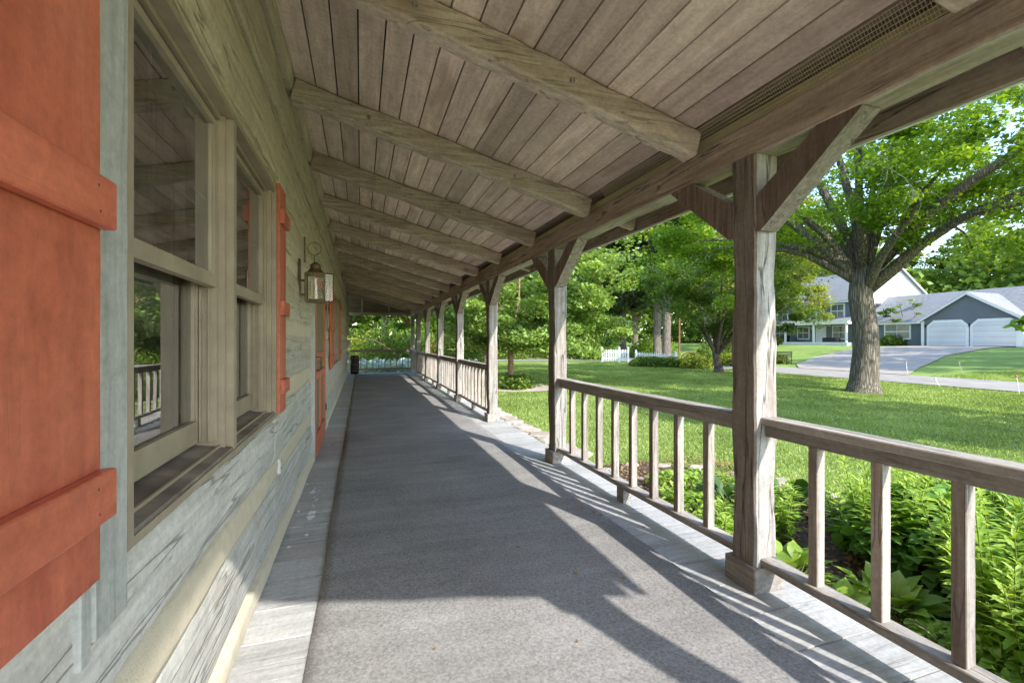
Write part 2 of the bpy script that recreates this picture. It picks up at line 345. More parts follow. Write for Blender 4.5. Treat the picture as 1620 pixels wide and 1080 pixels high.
M['darkint'] = noisy('dark_interior', (.02,.02,.022), (.035,.035,.04), 3, .6, .02)

M['leafA'] = leafmat('leaf_maple', (.08,.16,.02), (.22,.355,.04), (.42,.55,.09), .48)
M['leafB'] = leafmat('leaf_pale', (.15,.24,.06), (.30,.44,.13), (.46,.58,.22), .38)
M['leafC'] = leafmat('leaf_deep', (.055,.10,.02), (.15,.245,.04), (.29,.39,.075), .4)
M['leafD'] = leafmat('leaf_woods', (.06,.11,.02), (.17,.27,.045), (.33,.42,.08), .38, .25)
M['leafE'] = leafmat('leaf_conifer', (.05,.08,.04), (.11,.165,.07), (.20,.26,.11), .25)
M['leafY'] = leafmat('leaf_yellow', (.16,.21,.03), (.32,.37,.05), (.48,.50,.10), .4)
M['leafP'] = leafmat('leaf_perennial', (.10,.19,.03), (.28,.45,.06), (.52,.66,.16), .4, 3)
M['leafV'] = leafmat('leaf_vine', (.05,.13,.02), (.12,.26,.035), (.22,.40,.07), .32, 3)
M['leafH'] = leafmat('leaf_hosta', (.14,.25,.03), (.33,.48,.06), (.60,.68,.22), .3, 5)
M['leafHD'] = leafmat('leaf_hosta_dark', (.04,.09,.02), (.08,.17,.035), (.24,.34,.15), .25, 5)
M['leafW'] = leafmat('leaf_silver', (.25,.35,.32), (.60,.70,.70), (.92,.96,.96), .2, 5)
M['leafR'] = leafmat('leaf_red', (.25,.03,.01), (.50,.07,.02), (.70,.16,.04), .3)
M['grass'] = leafmat('grass_blade', (.13,.19,.045), (.27,.365,.09), (.45,.53,.20), .3, .8)

# hewn painted logs: blue-grey, greener and browner up under the roof
def logmat():
    m = wood('painted_log', (.44,.425,.385), (.66,.64,.59), 'Y', None, .8, .2, rough=.7, bump=.7, cracks=.55, tintvar=.18, big=1.4)
    nt = m.node_tree; N = nt.nodes; L = nt.links
    bs = [n for n in N if n.type == 'BSDF_PRINCIPLED'][0]
    src = bs.inputs['Base Color'].links[0].from_socket
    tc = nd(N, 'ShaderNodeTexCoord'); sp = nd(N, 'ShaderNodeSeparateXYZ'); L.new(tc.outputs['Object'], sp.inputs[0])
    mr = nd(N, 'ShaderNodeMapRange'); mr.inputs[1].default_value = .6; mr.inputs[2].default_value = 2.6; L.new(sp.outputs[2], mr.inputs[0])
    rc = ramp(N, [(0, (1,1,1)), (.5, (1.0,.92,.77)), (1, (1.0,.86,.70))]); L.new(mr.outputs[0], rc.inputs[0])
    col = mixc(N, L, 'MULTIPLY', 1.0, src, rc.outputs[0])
    # axe marks: short slanted dark nicks
    mp = nd(N, 'ShaderNodeMapping'); mp.inputs['Scale'].default_value = (9, 7, 26); mp.inputs['Rotation'].default_value = (R(28), 0, 0); L.new(tc.outputs['Object'], mp.inputs[0])
    vn = nd(N, 'ShaderNodeTexVoronoi'); vn.inputs['Scale'].default_value = 1; L.new(mp.outputs[0], vn.inputs['Vector'])
    vr = ramp(N, [(.06, g3(1)), (.14, g3(0))]); L.new(vn.outputs['Distance'], vr.inputs[0])
    nz = nd(N, 'ShaderNodeTexNoise'); nz.inputs['Scale'].default_value = 2.3; L.new(tc.outputs['Object'], nz.inputs['Vector'])
    nr = ramp(N, [(.5, g3(0)), (.62, g3(1))]); L.new(nz.outputs[0], nr.inputs[0])
    ml = nd(N, 'ShaderNodeMath', operation='MULTIPLY'); L.new(vr.outputs[0], ml.inputs[0]); L.new(nr.outputs[0], ml.inputs[1])
    col = mixc(N, L, 'MIX', ml.outputs[0], col, (.14,.12,.09))
    # ochre worn patches
    n4 = nd(N, 'ShaderNodeTexNoise'); n4.inputs['Scale'].default_value = 3.1; n4.inputs['Detail'].default_value = 6; L.new(tc.outputs['Object'], n4.inputs['Vector'])
    r4 = ramp(N, [(.62, g3(0)), (.72, g3(.5))]); L.new(n4.outputs[0], r4.inputs[0])
    col = mixc(N, L, 'MIX', r4.outputs[0], col, (.38,.31,.20))
    L.new(col, bs.inputs['Base Color'])
    return m
M['log'] = logmat()
def chinkmat():
    m = noisy('chinking', (.58,.505,.37), (.68,.60,.46), 14, .95, .5, c2=(.61,.53,.40), s2=2, fine=160)
    return m
M['chink'] = chinkmat()

def rugmat():
    m, nt, N, L = newmat('grey_carpet')
    tc = nd(N, 'ShaderNodeTexCoord')
    a = nd(N, 'ShaderNodeTexNoise'); a.inputs['Scale'].default_value = 75; a.inputs['Detail'].default_value = 5; a.inputs['Roughness'].default_value = .75
    b = nd(N, 'ShaderNodeTexNoise'); b.inputs['Scale'].default_value = 1.3; b.inputs['Detail'].default_value = 5
    mp = nd(N, 'ShaderNodeMapping'); mp.inputs['Scale'].default_value = (.35, 3.0, 1)
    c = nd(N, 'ShaderNodeTexNoise'); c.inputs['Scale'].default_value = 2.4; c.inputs['Detail'].default_value = 3
    L.new(tc.outputs['Object'], mp.inputs[0]); L.new(mp.outputs[0], c.inputs['Vector'])
    for n in (a, b): L.new(tc.outputs['Object'], n.inputs['Vector'])
    ra = ramp(N, [(.3, (.165,.158,.154)), (.7, (.41,.397,.386))]); L.new(a.outputs[0], ra.inputs[0])
    rb = ramp(N, [(.3, g3(.82)), (.7, g3(1.12))]); L.new(b.outputs[0], rb.inputs[0])
    r3 = ramp(N, [(.3, g3(.88)), (.7, g3(1.08))]); L.new(c.outputs[0], r3.inputs[0])
    col = mixc(N, L, 'MULTIPLY', 1, ra.outputs[0], rb.outputs[0]); col = mixc(N, L, 'MULTIPLY', 1, col, r3.outputs[0])
    n5 = nd(N, 'ShaderNodeTexNoise'); n5.inputs['Scale'].default_value = .9; n5.inputs['Detail'].default_value = 6; L.new(tc.outputs['Object'], n5.inputs['Vector'])
    r5 = ramp(N, [(.6, g3(0)), (.75, g3(.3))]); L.new(n5.outputs[0], r5.inputs[0])
    col = mixc(N, L, 'MIX', r5.outputs[0], col, (.36,.28,.20))
    bs = nd(N, 'ShaderNodeBsdfPrincipled'); L.new(col, bs.inputs['Base Color']); bs.inputs['Roughness'].default_value = 1; bs.inputs['Specular IOR Level'].default_value = .05
    bp = nd(N, 'ShaderNodeBump'); bp.inputs['Strength'].default_value = .6; bp.inputs['Distance'].default_value = .004; L.new(a.outputs[0], bp.inputs['Height']); L.new(bp.outputs[0], bs.inputs['Normal'])
    o = nd(N, 'ShaderNodeOutputMaterial'); L.new(bs.outputs[0], o.inputs[0]); return m
M['rug'] = rugmat()

def siding(name, c, pitch=.16):
    m, nt, N, L = newmat(name)
    tc = nd(N, 'ShaderNodeTexCoord'); sp = nd(N, 'ShaderNodeSeparateXYZ'); L.new(tc.outputs['Object'], sp.inputs[0])
    d = nd(N, 'ShaderNodeMath', operation='DIVIDE'); L.new(sp.outputs[2], d.inputs[0]); d.inputs[1].default_value = pitch
    f = nd(N, 'ShaderNodeMath', operation='FRACT'); L.new(d.outputs[0], f.inputs[0])
    r = ramp(N, [(0, g3(.62)), (.10, g3(.95)), (1, g3(1.05))]); L.new(f.outputs[0], r.inputs[0])
    n = nd(N, 'ShaderNodeTexNoise'); n.inputs['Scale'].default_value = .7; n.inputs['Detail'].default_value = 5; L.new(tc.outputs['Object'], n.inputs['Vector'])
    rn = ramp(N, [(.3, tuple(x*.9 for x in c)), (.7, tuple(x*1.08 for x in c))]); L.new(n.outputs[0], rn.inputs[0])
    col = mixc(N, L, 'MULTIPLY', 1, rn.outputs[0], r.outputs[0])
    bs = nd(N, 'ShaderNodeBsdfPrincipled'); L.new(col, bs.inputs['Base Color']); bs.inputs['Roughness'].default_value = .6
    bp = nd(N, 'ShaderNodeBump'); bp.inputs['Strength'].default_value = .5; bp.inputs['Distance'].default_value = .02; L.new(f.outputs[0], bp.inputs['Height']); L.new(bp.outputs[0], bs.inputs['Normal'])
    o = nd(N, 'ShaderNodeOutputMaterial'); L.new(bs.outputs[0], o.inputs[0]); return m
M['blue'] = siding('blue_siding', (.145,.165,.19))
M['whites'] = siding('white_siding', (.66,.68,.72))

def groundmat():
    m, nt, N, L = newmat('lawn_soil')
    tc = nd(N, 'ShaderNodeTexCoord')
    def nz(s, d=5, ro=.6):
        n = nd(N, 'ShaderNodeTexNoise'); n.inputs['Scale'].default_value = s; n.inputs['Detail'].default_value = d; n.inputs['Roughness'].default_value = ro; L.new(tc.outputs['Object'], n.inputs['Vector']); return n.outputs[0]
    r1 = ramp(N, [(.3, (.11,.17,.04)), (.5, (.23,.32,.075)), (.72, (.38,.45,.15))]); L.new(nz(22, 8, .75), r1.inputs[0])
    r2 = ramp(N, [(.3, g3(.78)), (.7, g3(1.2))]); L.new(nz(.45), r2.inputs[0])
    col = mixc(N, L, 'MULTIPLY', 1, r1.outputs[0], r2.outputs[0])
    r3 = ramp(N, [(.58, g3(0)), (.75, g3(.4))]); L.new(nz(1.1, 6), r3.inputs[0])
    col = mixc(N, L, 'MIX', r3.outputs[0], col, (.24,.29,.055))
    r6 = ramp(N, [(.66, g3(0)), (.74, g3(.7))]); L.new(nz(2.6, 6, .7), r6.inputs[0])
    col = mixc(N, L, 'MIX', r6.outputs[0], col, (.26,.21,.11))
    bs = nd(N, 'ShaderNodeBsdfPrincipled'); L.new(col, bs.inputs['Base Color']); bs.inputs['Roughness'].default_value = .95; bs.inputs['Specular IOR Level'].default_value = .1
    bp = nd(N, 'ShaderNodeBump'); bp.inputs['Strength'].default_value = .8; bp.inputs['Distance'].default_value = .05; L.new(nz(30, 6, .8), bp.inputs['Height']); L.new(bp.outputs[0], bs.inputs['Normal'])
    o = nd(N, 'ShaderNodeOutputMaterial'); L.new(bs.outputs[0], o.inputs[0]); return m
M['ground'] = groundmat()

def netmat():
    m, nt, N, L = newmat('wire_netting')
    tc = nd(N, 'ShaderNodeTexCoord'); sp = nd(N, 'ShaderNodeSeparateXYZ'); L.new(tc.outputs['Object'], sp.inputs[0])
    outs = []
    for i in (1, 0):
        d = nd(N, 'ShaderNodeMath', operation='DIVIDE'); L.new(sp.outputs[i], d.inputs[0]); d.inputs[1].default_value = .0127 if i else .011
        f = nd(N, 'ShaderNodeMath', operation='FRACT'); L.new(d.outputs[0], f.inputs[0])
        c = nd(N, 'ShaderNodeMath', operation='LESS_THAN'); L.new(f.outputs[0], c.inputs[0]); c.inputs[1].default_value = .17; outs.append(c.outputs[0])
    mx = nd(N, 'ShaderNodeMath', operation='MAXIMUM'); L.new(outs[0], mx.inputs[0]); L.new(outs[1], mx.inputs[1])
    t = nd(N, 'ShaderNodeBsdfTransparent'); b = nd(N, 'ShaderNodeBsdfPrincipled'); b.inputs['Base Color'].default_value = (.42,.36,.22,1); b.inputs['Roughness'].default_value = .6
    ms = nd(N, 'ShaderNodeMixShader'); L.new(mx.outputs[0], ms.inputs[0]); L.new(t.outputs[0], ms.inputs[1]); L.new(b.outputs[0], ms.inputs[2])
    o = nd(N, 'ShaderNodeOutputMaterial'); L.new(ms.outputs[0], o.inputs[0]); return m
M['net'] = netmat()

# ------------------------------------------------------------------ ground, road, drive
def sheet(name, xs, ys, dz, mat, kind='structure', jitter=0):
    X, Y = np.meshgrid(xs, ys, indexing='ij'); Z = H(X, Y) + dz
    V = np.stack([X, Y, Z], -1).reshape(-1, 3)
    nx, ny = len(xs), len(ys); i = np.arange(nx-1)[:,None]*ny + np.arange(ny-1)[None,:]
    F = np.stack([i, i+ny, i+ny+1, i+1], -1).reshape(-1, 4)
    o = np_mesh(name, V, F, RG.random(len(F)), mat, None, True); tag(o, kind=kind); return o
def spaced(a, b, c, step, far):
    """fine spacing a..b then coarse to c"""
    return np.concatenate([np.arange(a, b, step), np.linspace(b, c, far)])
gx = np.concatenate([np.linspace(-400, -8, 12), np.arange(-6, 60, .75), np.linspace(62, 500, 20)])
gy = np.concatenate([np.linspace(-300, -12, 12), np.arange(-10, 70, 1.0), np.linspace(72, 600, 20)])
sheet('ground', gx, gy, 0, M['ground'])

def curve_sheet(name, La, Lb, dz, mat, n=60, m=6):
    """strip between two polylines, draped on the land"""
    def res(Lp):
        Lp = np.array(Lp, float); d = np.r_[0, np.cumsum(np.linalg.norm(np.diff(Lp, axis=0), axis=1))]
        t = np.linspace(0, d[-1], n); return np.stack([np.interp(t, d, Lp[:,0]), np.interp(t, d, Lp[:,1])], 1)
    A, B = res(La), res(Lb)
    w = np.linspace(0, 1, m)[None,:,None]; P = A[:,None,:]*(1-w) + B[:,None,:]*w
    V = np.concatenate([P, (H(P[...,0], P[...,1]) + dz)[...,None]], -1).reshape(-1, 3)
    i = np.arange(n-1)[:,None]*m + np.arange(m-1)[None,:]
    F = np.stack([i, i+m, i+m+1, i+1], -1).reshape(-1, 4)
    o = np_mesh(name, V, F, RG.random(len(F)), mat, None, True); return tag(o, kind='structure')
curve_sheet('road', [(20.2,-60),(20.2,120)], [(24.8,-60),(24.8,120)], .03, M['asphalt'], 240, 5)
curve_sheet('driveway', [(24.6,14.6),(30,17.2),(38,20.2),(46,21.6),(51.95,22.2)], [(24.6,20.2),(28,23.2),(34,26.6),(42,29.2),(51.95,29.8)], .05, M['concrete'], 60, 10)
curve_sheet('side_road', [(-25,39.0),(0,36.6),(20.3,33.2)], [(-25,41.5),(0,39.2),(20.3,36.2)], .034, M['asphalt'], 60, 4)
curve_sheet('gravel_drive', [(9,41),(14,38.5),(18,36)], [(13,52),(17,44),(20,38)], .045, M['stone'], 30, 4)

# ------------------------------------------------------------------ covered porch
DX1 = 2.24
ZC = lambda x: 2.60 - .265*(x-1.9)       # underside of ceiling boards
porch = empty('covered_porch', (1.0, 9.4, 0), 'long covered wooden porch with weathered grey posts, sloping board ceiling and railing', 'porch')
# deck boards across the porch
b = MB(); y = -2.2; w = .262
while y < 19.6:
    y2 = min(y + w - .009, 19.6)
    b.box((-.53, y, -.045), (.55+random.uniform(-.02,.02), y2, random.uniform(-.0015, .0)))
    b.box((.556+.03, y, -.045), (DX1, y2, random.uniform(-.0015, .0)))
    y += w
deck = b.build('deck', M['deck'], porch)
b = MB(); b.box((DX1-.05, -2.2, -.24), (DX1-.012, 19.6, -.05)); b.box((-.5, 19.56, -.24), (DX1-.06, 19.59, -.05)); b.box((-.5, -2.18, -.24), (DX1-.06, -2.15, -.05))
for k in range(12): b.box((-.45, -2.0+k*1.9, -.3), (DX1-.07, -1.9+k*1.9, -.052))
b.build('deck_joist', M['beam'], porch)
# white spatter on the deck by the wall
b = MB()
for i in range(26):
    cx, cy = random.gauss(-.39, .05), random.gauss(4.05, .38); r = random.uniform(.004, .018)
    if i in (0, 1): cx, cy, r = -.36, 3.72+.1*i, .035
    n = 9; b.quad([(cx+r*random.uniform(.5,1.1)*math.cos(2*math.pi*k/n), cy+1.8*r*random.uniform(.5,1.1)*math.sin(2*math.pi*k/n), .003) for k in range(n)])
b.build('paint_spatter', M['dropping'], deck)
# ceiling boards along Y
b = MB(); bw = .148; x = -.46
while x < 1.80:
    x2 = x + bw
    cuts = [-3.4 if x < .5 else -.86]  # boards by the wall run on below the added roof extension
    ks = random.choice([3, 5, 7])
    while True:
        yk = 2.30 - 1.355*2 + 1.355*ks
        if yk > 18.6: break
        cuts.append(yk); ks += random.choice([5, 6, 7])
    cuts.append(19.55)
    for a, c in zip(cuts, cuts[1:]):
        g = .0045; dz = random.uniform(0, .003)
        v = [(x+g, a+.002, ZC(x+g)+dz), (x2-g, a+.002, ZC(x2-g)+dz), (x2-g, c-.002, ZC(x2-g)+dz), (x+g, c-.002, ZC(x+g)+dz)]
        v += [(p[0], p[1], p[2]+.022) for p in v]
        b.add(v, [(0,3,2,1),(4,5,6,7),(0,1,5,4),(1,2,6,5),(2,3,7,6),(3,0,4,7)])
    x = x2
ceil_o = b.build('ceiling', M['ceiling'], porch)
# roof slab above (also hides the gaps)
def slab(b, x0, x1, y0, y1, dz, th):
    v = [(x0,y0,ZC(x0)+dz),(x1,y0,ZC(x1)+dz),(x1,y1,ZC(x1)+dz),(x0,y1,ZC(x0)+dz)]; v += [(p[0],p[1],p[2]+th) for p in v]
    b.add(v, [(0,3,2,1),(4,5,6,7),(0,1,5,4),(1,2,6,5),(2,3,7,6),(3,0,4,7)])
b = MB(); slab(b, -.75, 2.46, -.88, 19.75, .07, .05); slab(b, -.75, .62, -3.4, -.885, .07, .05)  # wall-side slab: unseen extension behind the camera, added to shade the log wall
b.build('roof', M['darkroof'], porch)
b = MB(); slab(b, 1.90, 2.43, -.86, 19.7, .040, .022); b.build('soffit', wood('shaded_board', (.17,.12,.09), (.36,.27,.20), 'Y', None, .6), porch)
b = MB(); b.timber((2.435, -.88, 2.425), (2.435, 19.72, 2.425), .03, .17, seg=60, jit=.001, cham=.003)
fa = b.build('fascia', M['beam'], porch)
b = MB(); b.box((2.452, -.9, 2.338), (2.466, 19.74, 2.36)); b.build('drip_edge', M['white'], fa)
# beam
b = MB(); b.timber((2.055, -.88, 2.41), (2.055, 19.6, 2.41), .15, .18, seg=110, jit=.003, cham=.008, wave=.003)
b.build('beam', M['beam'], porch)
b = MB(); b.timber((2.05, -.86, 2.527), (2.05, 19.58, 2.527), .13, .05, seg=40, jit=.001, cham=.003)
b.build('top_plate', noisy('yellow_plate', (.40,.33,.16), (.50,.42,.22), 6), porch)
# netting between ceiling and beam
b = MB(); b.quad([(1.912, -.8, ZC(1.912)-.004), (1.985, -.8, 2.492), (1.985, 3.4, 2.492), (1.912, 3.4, ZC(1.912)-.004)])
b.build('soffit_netting', M['net'], porch)
# rafters
RY = [2.30 - 1.355*2 + 1.355*k for k in range(16)]
for i, ry in enumerate(RY):
    if ry > 19.3: break
    b = MB(); hr = .155
    x0, x1 = -.44, 1.945
    up = Vector((.265, 0, 1)).normalized()
    p0 = Vector((x0, ry, ZC(x0))) - up*(hr/2+.001); p1 = Vector((x1, ry, ZC(x1))) - up*(hr/2+.001)
    b.timber(p0, p1, .115, hr, up=up, seg=26, jit=.004, cham=.012, wave=.0045)
    r = b.build('rafter', M['rafter'], porch)
    pg = MB()
    for xx in (.0+random.uniform(0,.3), 1.0+random.uniform(0,.3)):
        c = Vector((xx, ry-.066, ZC(xx)-.085))
        pg.tube([c, c+Vector((0, -.012, 0))], .014, 8)
    pg.build('peg', M['baluster'], r)
    # rafter tail outside the beam
    t = MB(); q0 = Vector((2.14, ry, ZC(2.14))) - up*.062; q1 = Vector((2.415, ry, ZC(2.415))) - up*.062
    t.timber(q0, q1, .07, .11, up=up, seg=3, jit=.002); t.build('rafter_tail', M['rafter'], porch)
# end rafter pair and wall ledger
b = MB(); up = Vector((.265, 0, 1)).normalized()
b.timber(Vector((-.44, -.80, ZC(-.44)))-up*.08, Vector((2.40, -.80, ZC(2.40)))-up*.08, .1, .155, up=up, seg=20, wave=.004); b.build('rafter', M['rafter'], porch)
# posts
PY = [-.72, 1.96, 4.60, 7.24, 9.84, 12.40, 14.95, 17.35, 19.42]
for i, py in enumerate(PY):
    w = .150; px = 1.98 + w/2
    b = MB(); b.timber((px, py, .001), (px, py, 2.318), w, w+.012, up=(0,1,0), seg=34, jit=.0025, cham=.010, wave=.0045, tint=random.random())
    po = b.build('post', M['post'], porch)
    b = MB(); n = .03
    b.timber((px, py, 0.002), (px, py, .128), w+.058, w+.06, up=(0,1,0), seg=2, jit=.002, cham=.006)
    b.build('base_block', M['rail'], po)
    for s in (-1, 1):
        if s == 1 and i == len(PY)-1: continue
        if s == -1 and i == 0: continue
        # brace: parallelogram prism in the YZ plane
        y0 = py + s*(w/2+.004); zb = 1.905+random.uniform(-.01,.01); run = .54; th = .175
        ya = y0 + s*run
        pts = [(y0, zb), (ya, 2.318), (ya - s*th*1.05, 2.318), (y0 + s*.14, 2.20), (y0, zb+th*1.25)]
        pts = [(y0, zb), (y0+s*.03, zb-.004), (ya, 2.312), (ya - s*.015, 2.318), (ya - s*th*1.15, 2.318), (y0, zb+th*1.05)]
        if s == -1: pts = pts[::-1]
        xa, xb = 1.987, 2.10
        v = [(xa, p[0], p[1]) for p in pts] + [(xb, p[0], p[1]) for p in pts]; k = len(pts)
        f = [tuple(range(k)), tuple(reversed(range(k, 2*k)))] + [(j, j+k, (j+1)%k+k, (j+1)%k) for j in range(k)]
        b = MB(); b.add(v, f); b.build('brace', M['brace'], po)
# railings
def railing(ya, yb, label=None):
    b = MB(); xr = 2.062
    seg = 14
    b.timber((xr, ya+.002, .902), (xr, yb-.002, .902), .104, .038, seg=seg, jit=.0012, cham=.005, sag=.004, tint=random.random())
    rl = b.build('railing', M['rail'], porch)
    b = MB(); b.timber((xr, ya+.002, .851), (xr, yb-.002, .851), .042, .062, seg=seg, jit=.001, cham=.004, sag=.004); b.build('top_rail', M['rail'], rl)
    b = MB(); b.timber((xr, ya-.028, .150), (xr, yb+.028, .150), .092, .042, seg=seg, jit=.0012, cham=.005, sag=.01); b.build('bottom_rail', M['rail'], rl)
    n = 8; st = (yb-ya)/(n+1)
    for k in range(n):
        yy = ya + st*(k+1)+random.uniform(-.006,.006)
        b = MB(); lean = random.uniform(-.004, .004)
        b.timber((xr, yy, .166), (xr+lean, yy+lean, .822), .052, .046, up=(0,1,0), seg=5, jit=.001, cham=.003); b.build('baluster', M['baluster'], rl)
    ym = (ya+yb)/2
    b = MB(); b.box((xr-.035, ym-.05, .001), (xr+.035, ym+.05, .118)); b.build('support_block', M['rail'], rl)
for i in range(len(PY)-1):
    if i == 2: continue
    railing(PY[i]+.082, PY[i+1]-.082)
# end railing and end truss at the far end
b = MB(); ye = 19.47
b.timber((-.40, ye, .895), (1.97, ye, .895), .05, .09, seg=8); er = b.build('end_railing', M['tie'], porch)
b = MB(); b.timber((-.40, ye, .15), (1.97, ye, .15), .05, .07, seg=8); b.build('bottom_rail', M['tie'], er)
for k in range(10):
    xx = -.24 + k*.235
    b = MB(); b.timber((xx, ye, .185), (xx, ye, .85), .03, .03, up=(0,1,0), seg=2, jit=.001); b.build('baluster', M['tie'], er)
b = MB(); b.timber((-.44, 19.42, 2.40), (1.975, 19.42, 2.40), .11, .12, up=(0,0,1), seg=16, wave=.004); b.build('tie_beam', M['rafter'], porch)
b = MB()
zt = 2.463
v = [(-.44, 19.47, zt), (1.975, 19.47, zt), (1.975, 19.47, ZC(1.975)-.002), (-.44, 19.47, ZC(-.44)-.002)]
v += [(p[0], 19.49, p[2]) for p in v]
b.add(v, [(0,1,2,3),(7,6,5,4),(0,4,5,1),(1,5,6,2),(2,6,7,3),(3,7,4,0)]); gp = b.build('gable_panel', M['tie'], porch)
for xx in (.05, 1.1):
    b = MB(); b.timber((xx, 19.435, zt+.001), (xx, 19.435, ZC(xx)-.04), .07, .06, up=(0,1,0), seg=3); b.build('stud', M['rafter'], gp)
for s, x0 in ((1, -.42), (-1, 1.96)):
    b = MB(); b.timber((x0+s*.02, 19.42, 1.95), (x0+s*.40, 19.42, 2.335), .08, .09, up=(0,1,0), seg=3); b.build('brace', M['tie'], porch)

# carpet
xs = np.linspace(-.212, 1.755, 30); ys = np.linspace(-2.1, 18.75, 220)
X, Y = np.meshgrid(xs, ys, indexing='ij')
ed = (np.abs(X-xs[0]) < 1e-6)*(-.004*np.sin(Y*1.7)-.003*np.sin(Y*4.1)) + (np.abs(X-xs[-1]) < 1e-6)*(.006*np.sin(Y*1.3))
Z = .009 + .0012*np.sin(Y*2.3+X*2) + .001*np.sin(Y*5.7)
V = np.stack([X+ed, Y, Z], -1).reshape(-1,3); ny = len(ys)
i = np.arange(len(xs)-1)[:,None]*ny + np.arange(ny-1)[None,:]
F = np.stack([i, i+ny, i+ny+1, i+1], -1).reshape(-1,4)
# skirt on the two long sides
nv = len(V); L0 = np.arange(ny); R0 = (len(xs)-1)*ny + np.arange(ny)
V = np.concatenate([V, V[L0]*[1,1,0]+[0,0,.001], V[R0]*[1,1,0]+[0,0,.001]])
a = np.arange(ny-1)
F = np.concatenate([F, np.stack([L0[a], L0[a+1], nv+a+1, nv+a], 1), np.stack([R0[a+1], R0[a], nv+ny+a, nv+ny+a+1], 1)])
rug = np_mesh('carpet_runner', V, F, np.full(len(F), .5), M['rug'], None)
tag(rug, 'long grey outdoor carpet runner laid down the middle of the porch floor', 'carpet')

# ------------------------------------------------------------------ log house
XW = -.50
house = empty('log_house', (-4.5, 9, -.2), 'log house wall of blue-grey hewn logs with beige chinking and red shutters', 'house')
OPEN = [(1.228, 3.12, .86, 2.26), (5.34, 7.02, -.1, 2.13), (7.18, 7.72, 1.46, 2.16), (9.12, 11.35, .84, 2.26)]   # y0,y1,z0,z1
LOGS = [(.10,.455), (.56,.925), (1.03,1.36), (1.475,1.885), (1.965,2.315), (2.345,2.735), (2.75,3.10), (3.11,3.50)]
def spans(z0, z1, y0=-3.2, y1=18.85):
    s = [(y0, y1)]
    for (a, b_, c, d) in OPEN:
        if z1 > c+.01 and z0 < d-.01:
            s2 = []
            for (p, q) in s:
                if b_ <= p or a >= q: s2.append((p, q)); continue
                if a > p: s2.append((p, a))
                if b_ < q: s2.append((b_, q))
            s = s2
    return s
def wave_face(b, y0, y1, z0, z1, xf, xb, amp, seed, tint, lo=True, hi=True, bul=.022):
    """one log: bulged uneven hewn face toward the porch, solid behind"""
    rs = np.random.default_rng(seed)
    n = max(2, int((y1-y0)/.09)); m = 7
    Y = np.linspace(y0, y1, n+1); T = np.linspace(0, 1, m)
    ph = rs.random(8)*6.28
    V = []
    for yy in Y:
        ez0 = .010*math.sin(yy*1.3+ph[0])+.006*math.sin(yy*4.7+ph[1]); ez1 = .010*math.sin(yy*1.1+ph[2])+.006*math.sin(yy*5.3+ph[3])
        ez0 *= lo; ez1 *= hi
        for t in T:
            zz = (z0+ez0)*(1-t) + (z1+ez1)*t
            bulge = bul*(1-(2*t-1)**2)**.5 if 0 < t < 1 else 0
            xx = xf - .022 + bulge + amp*(.5*math.sin(yy*2.1+t*2+ph[4]) + .35*math.sin(yy*6.3-t*5+ph[5]) + .3*math.sin(yy*13+t*9+ph[6])) + rs.uniform(-1,1)*.0016
            V.append((xx, yy, zz))
        V.append((xb, yy, z1+ez1)); V.append((xb, yy, z0+ez0))
    k = m+2; F_ = []
    for i_ in range(n):
        for j in range(k):
            F_.append((i_*k+j, i_*k+(j+1)%k, (i_+1)*k+(j+1)%k, (i_+1)*k+j))
    F_.append(tuple(reversed(range(k)))); F_.append(tuple(n*k+j for j in range(k)))
    b.add(V, F_, tint)
b = MB()
for li, (z0, z1) in enumerate(LOGS):
    tt_ = random.random(); xf_ = XW + (.05 if li == 7 else .02 if li == 6 else 0)
    for si, (p, q) in enumerate(spans(z0, z1)):
        wave_face(b, p, q, z0, z1, xf_, -.72, .006, li*10+3, tt_)
    for (a, b_, c, d) in OPEN:                       # what is left of a log under or over an opening
        if z1 > c+.01 and z0 < d-.01:
            if c - z0 > .03: wave_face(b, a-.001, b_+.001, z0, c-.004, xf_-.003, -.72, .004, li*10+3, tt_, hi=False)
            if z1 - d > .03: wave_face(b, a-.001, b_+.001, d+.004, z1, xf_-.003, -.72, .004, li*10+3, tt_, lo=False)
lw = b.build('log_wall', M['log'], house, smooth=False)
b = MB()
for li in range(len(LOGS)-1):
    z0 = LOGS[li][1]; z1 = LOGS[li+1][0]
    for (p, q) in spans(z0-.005, z1+.005): wave_face(b, p, q, z0-.02, z1+.02, XW+.006 if li < 4 else XW-.008, -.70, .003, 200+li, .5, bul=.005)
wave_face(b, -3.2, 5.34, .002, .115, XW+.030, -.70, .002, 300, .5, bul=.007); wave_face(b, 7.02, 18.85, .002, .115, XW+.028, -.70, .002, 301, .5, bul=.007)
b.build('chinking', M['chink'], house, smooth=True)
# upper wall, far walls, roof, floor of the room
b = MB(); b.box((-.80, -3.2, 3.505), (-.62, 18.85, 4.9)); b.box((-8.7, -3.2, -.3), (-.74, -3.0, 4.9)); b.box((-8.7, 18.66, -.3), (-.74, 18.86, 4.9)); b.box((-8.9, -3.2, -.3), (-8.7, 18.86, 4.9))
b.build('outer_wall', M['log'], house)
b = MB()
for s in (1, -1):
    xm = -4.75; xe = xm + s*4.6
    v = [(xm, -3.6, 7.6), (xe, -3.6, 4.7), (xe, 19.3, 4.7), (xm, 19.3, 7.6)]; v += [(p[0], p[1], p[2]+.12) for p in v]
    b.add(v, [(0,3,2,1),(4,5,6,7),(0,1,5,4),(1,2,6,5),(2,3,7,6),(3,0,4,7)])
b.build('roof', M['darkroof'], house)
b = MB(); b.box((-8.69, -2.99, -.02), (-.725, 18.65, 0)); b.build('room_floor', M['roomfloor'], house)
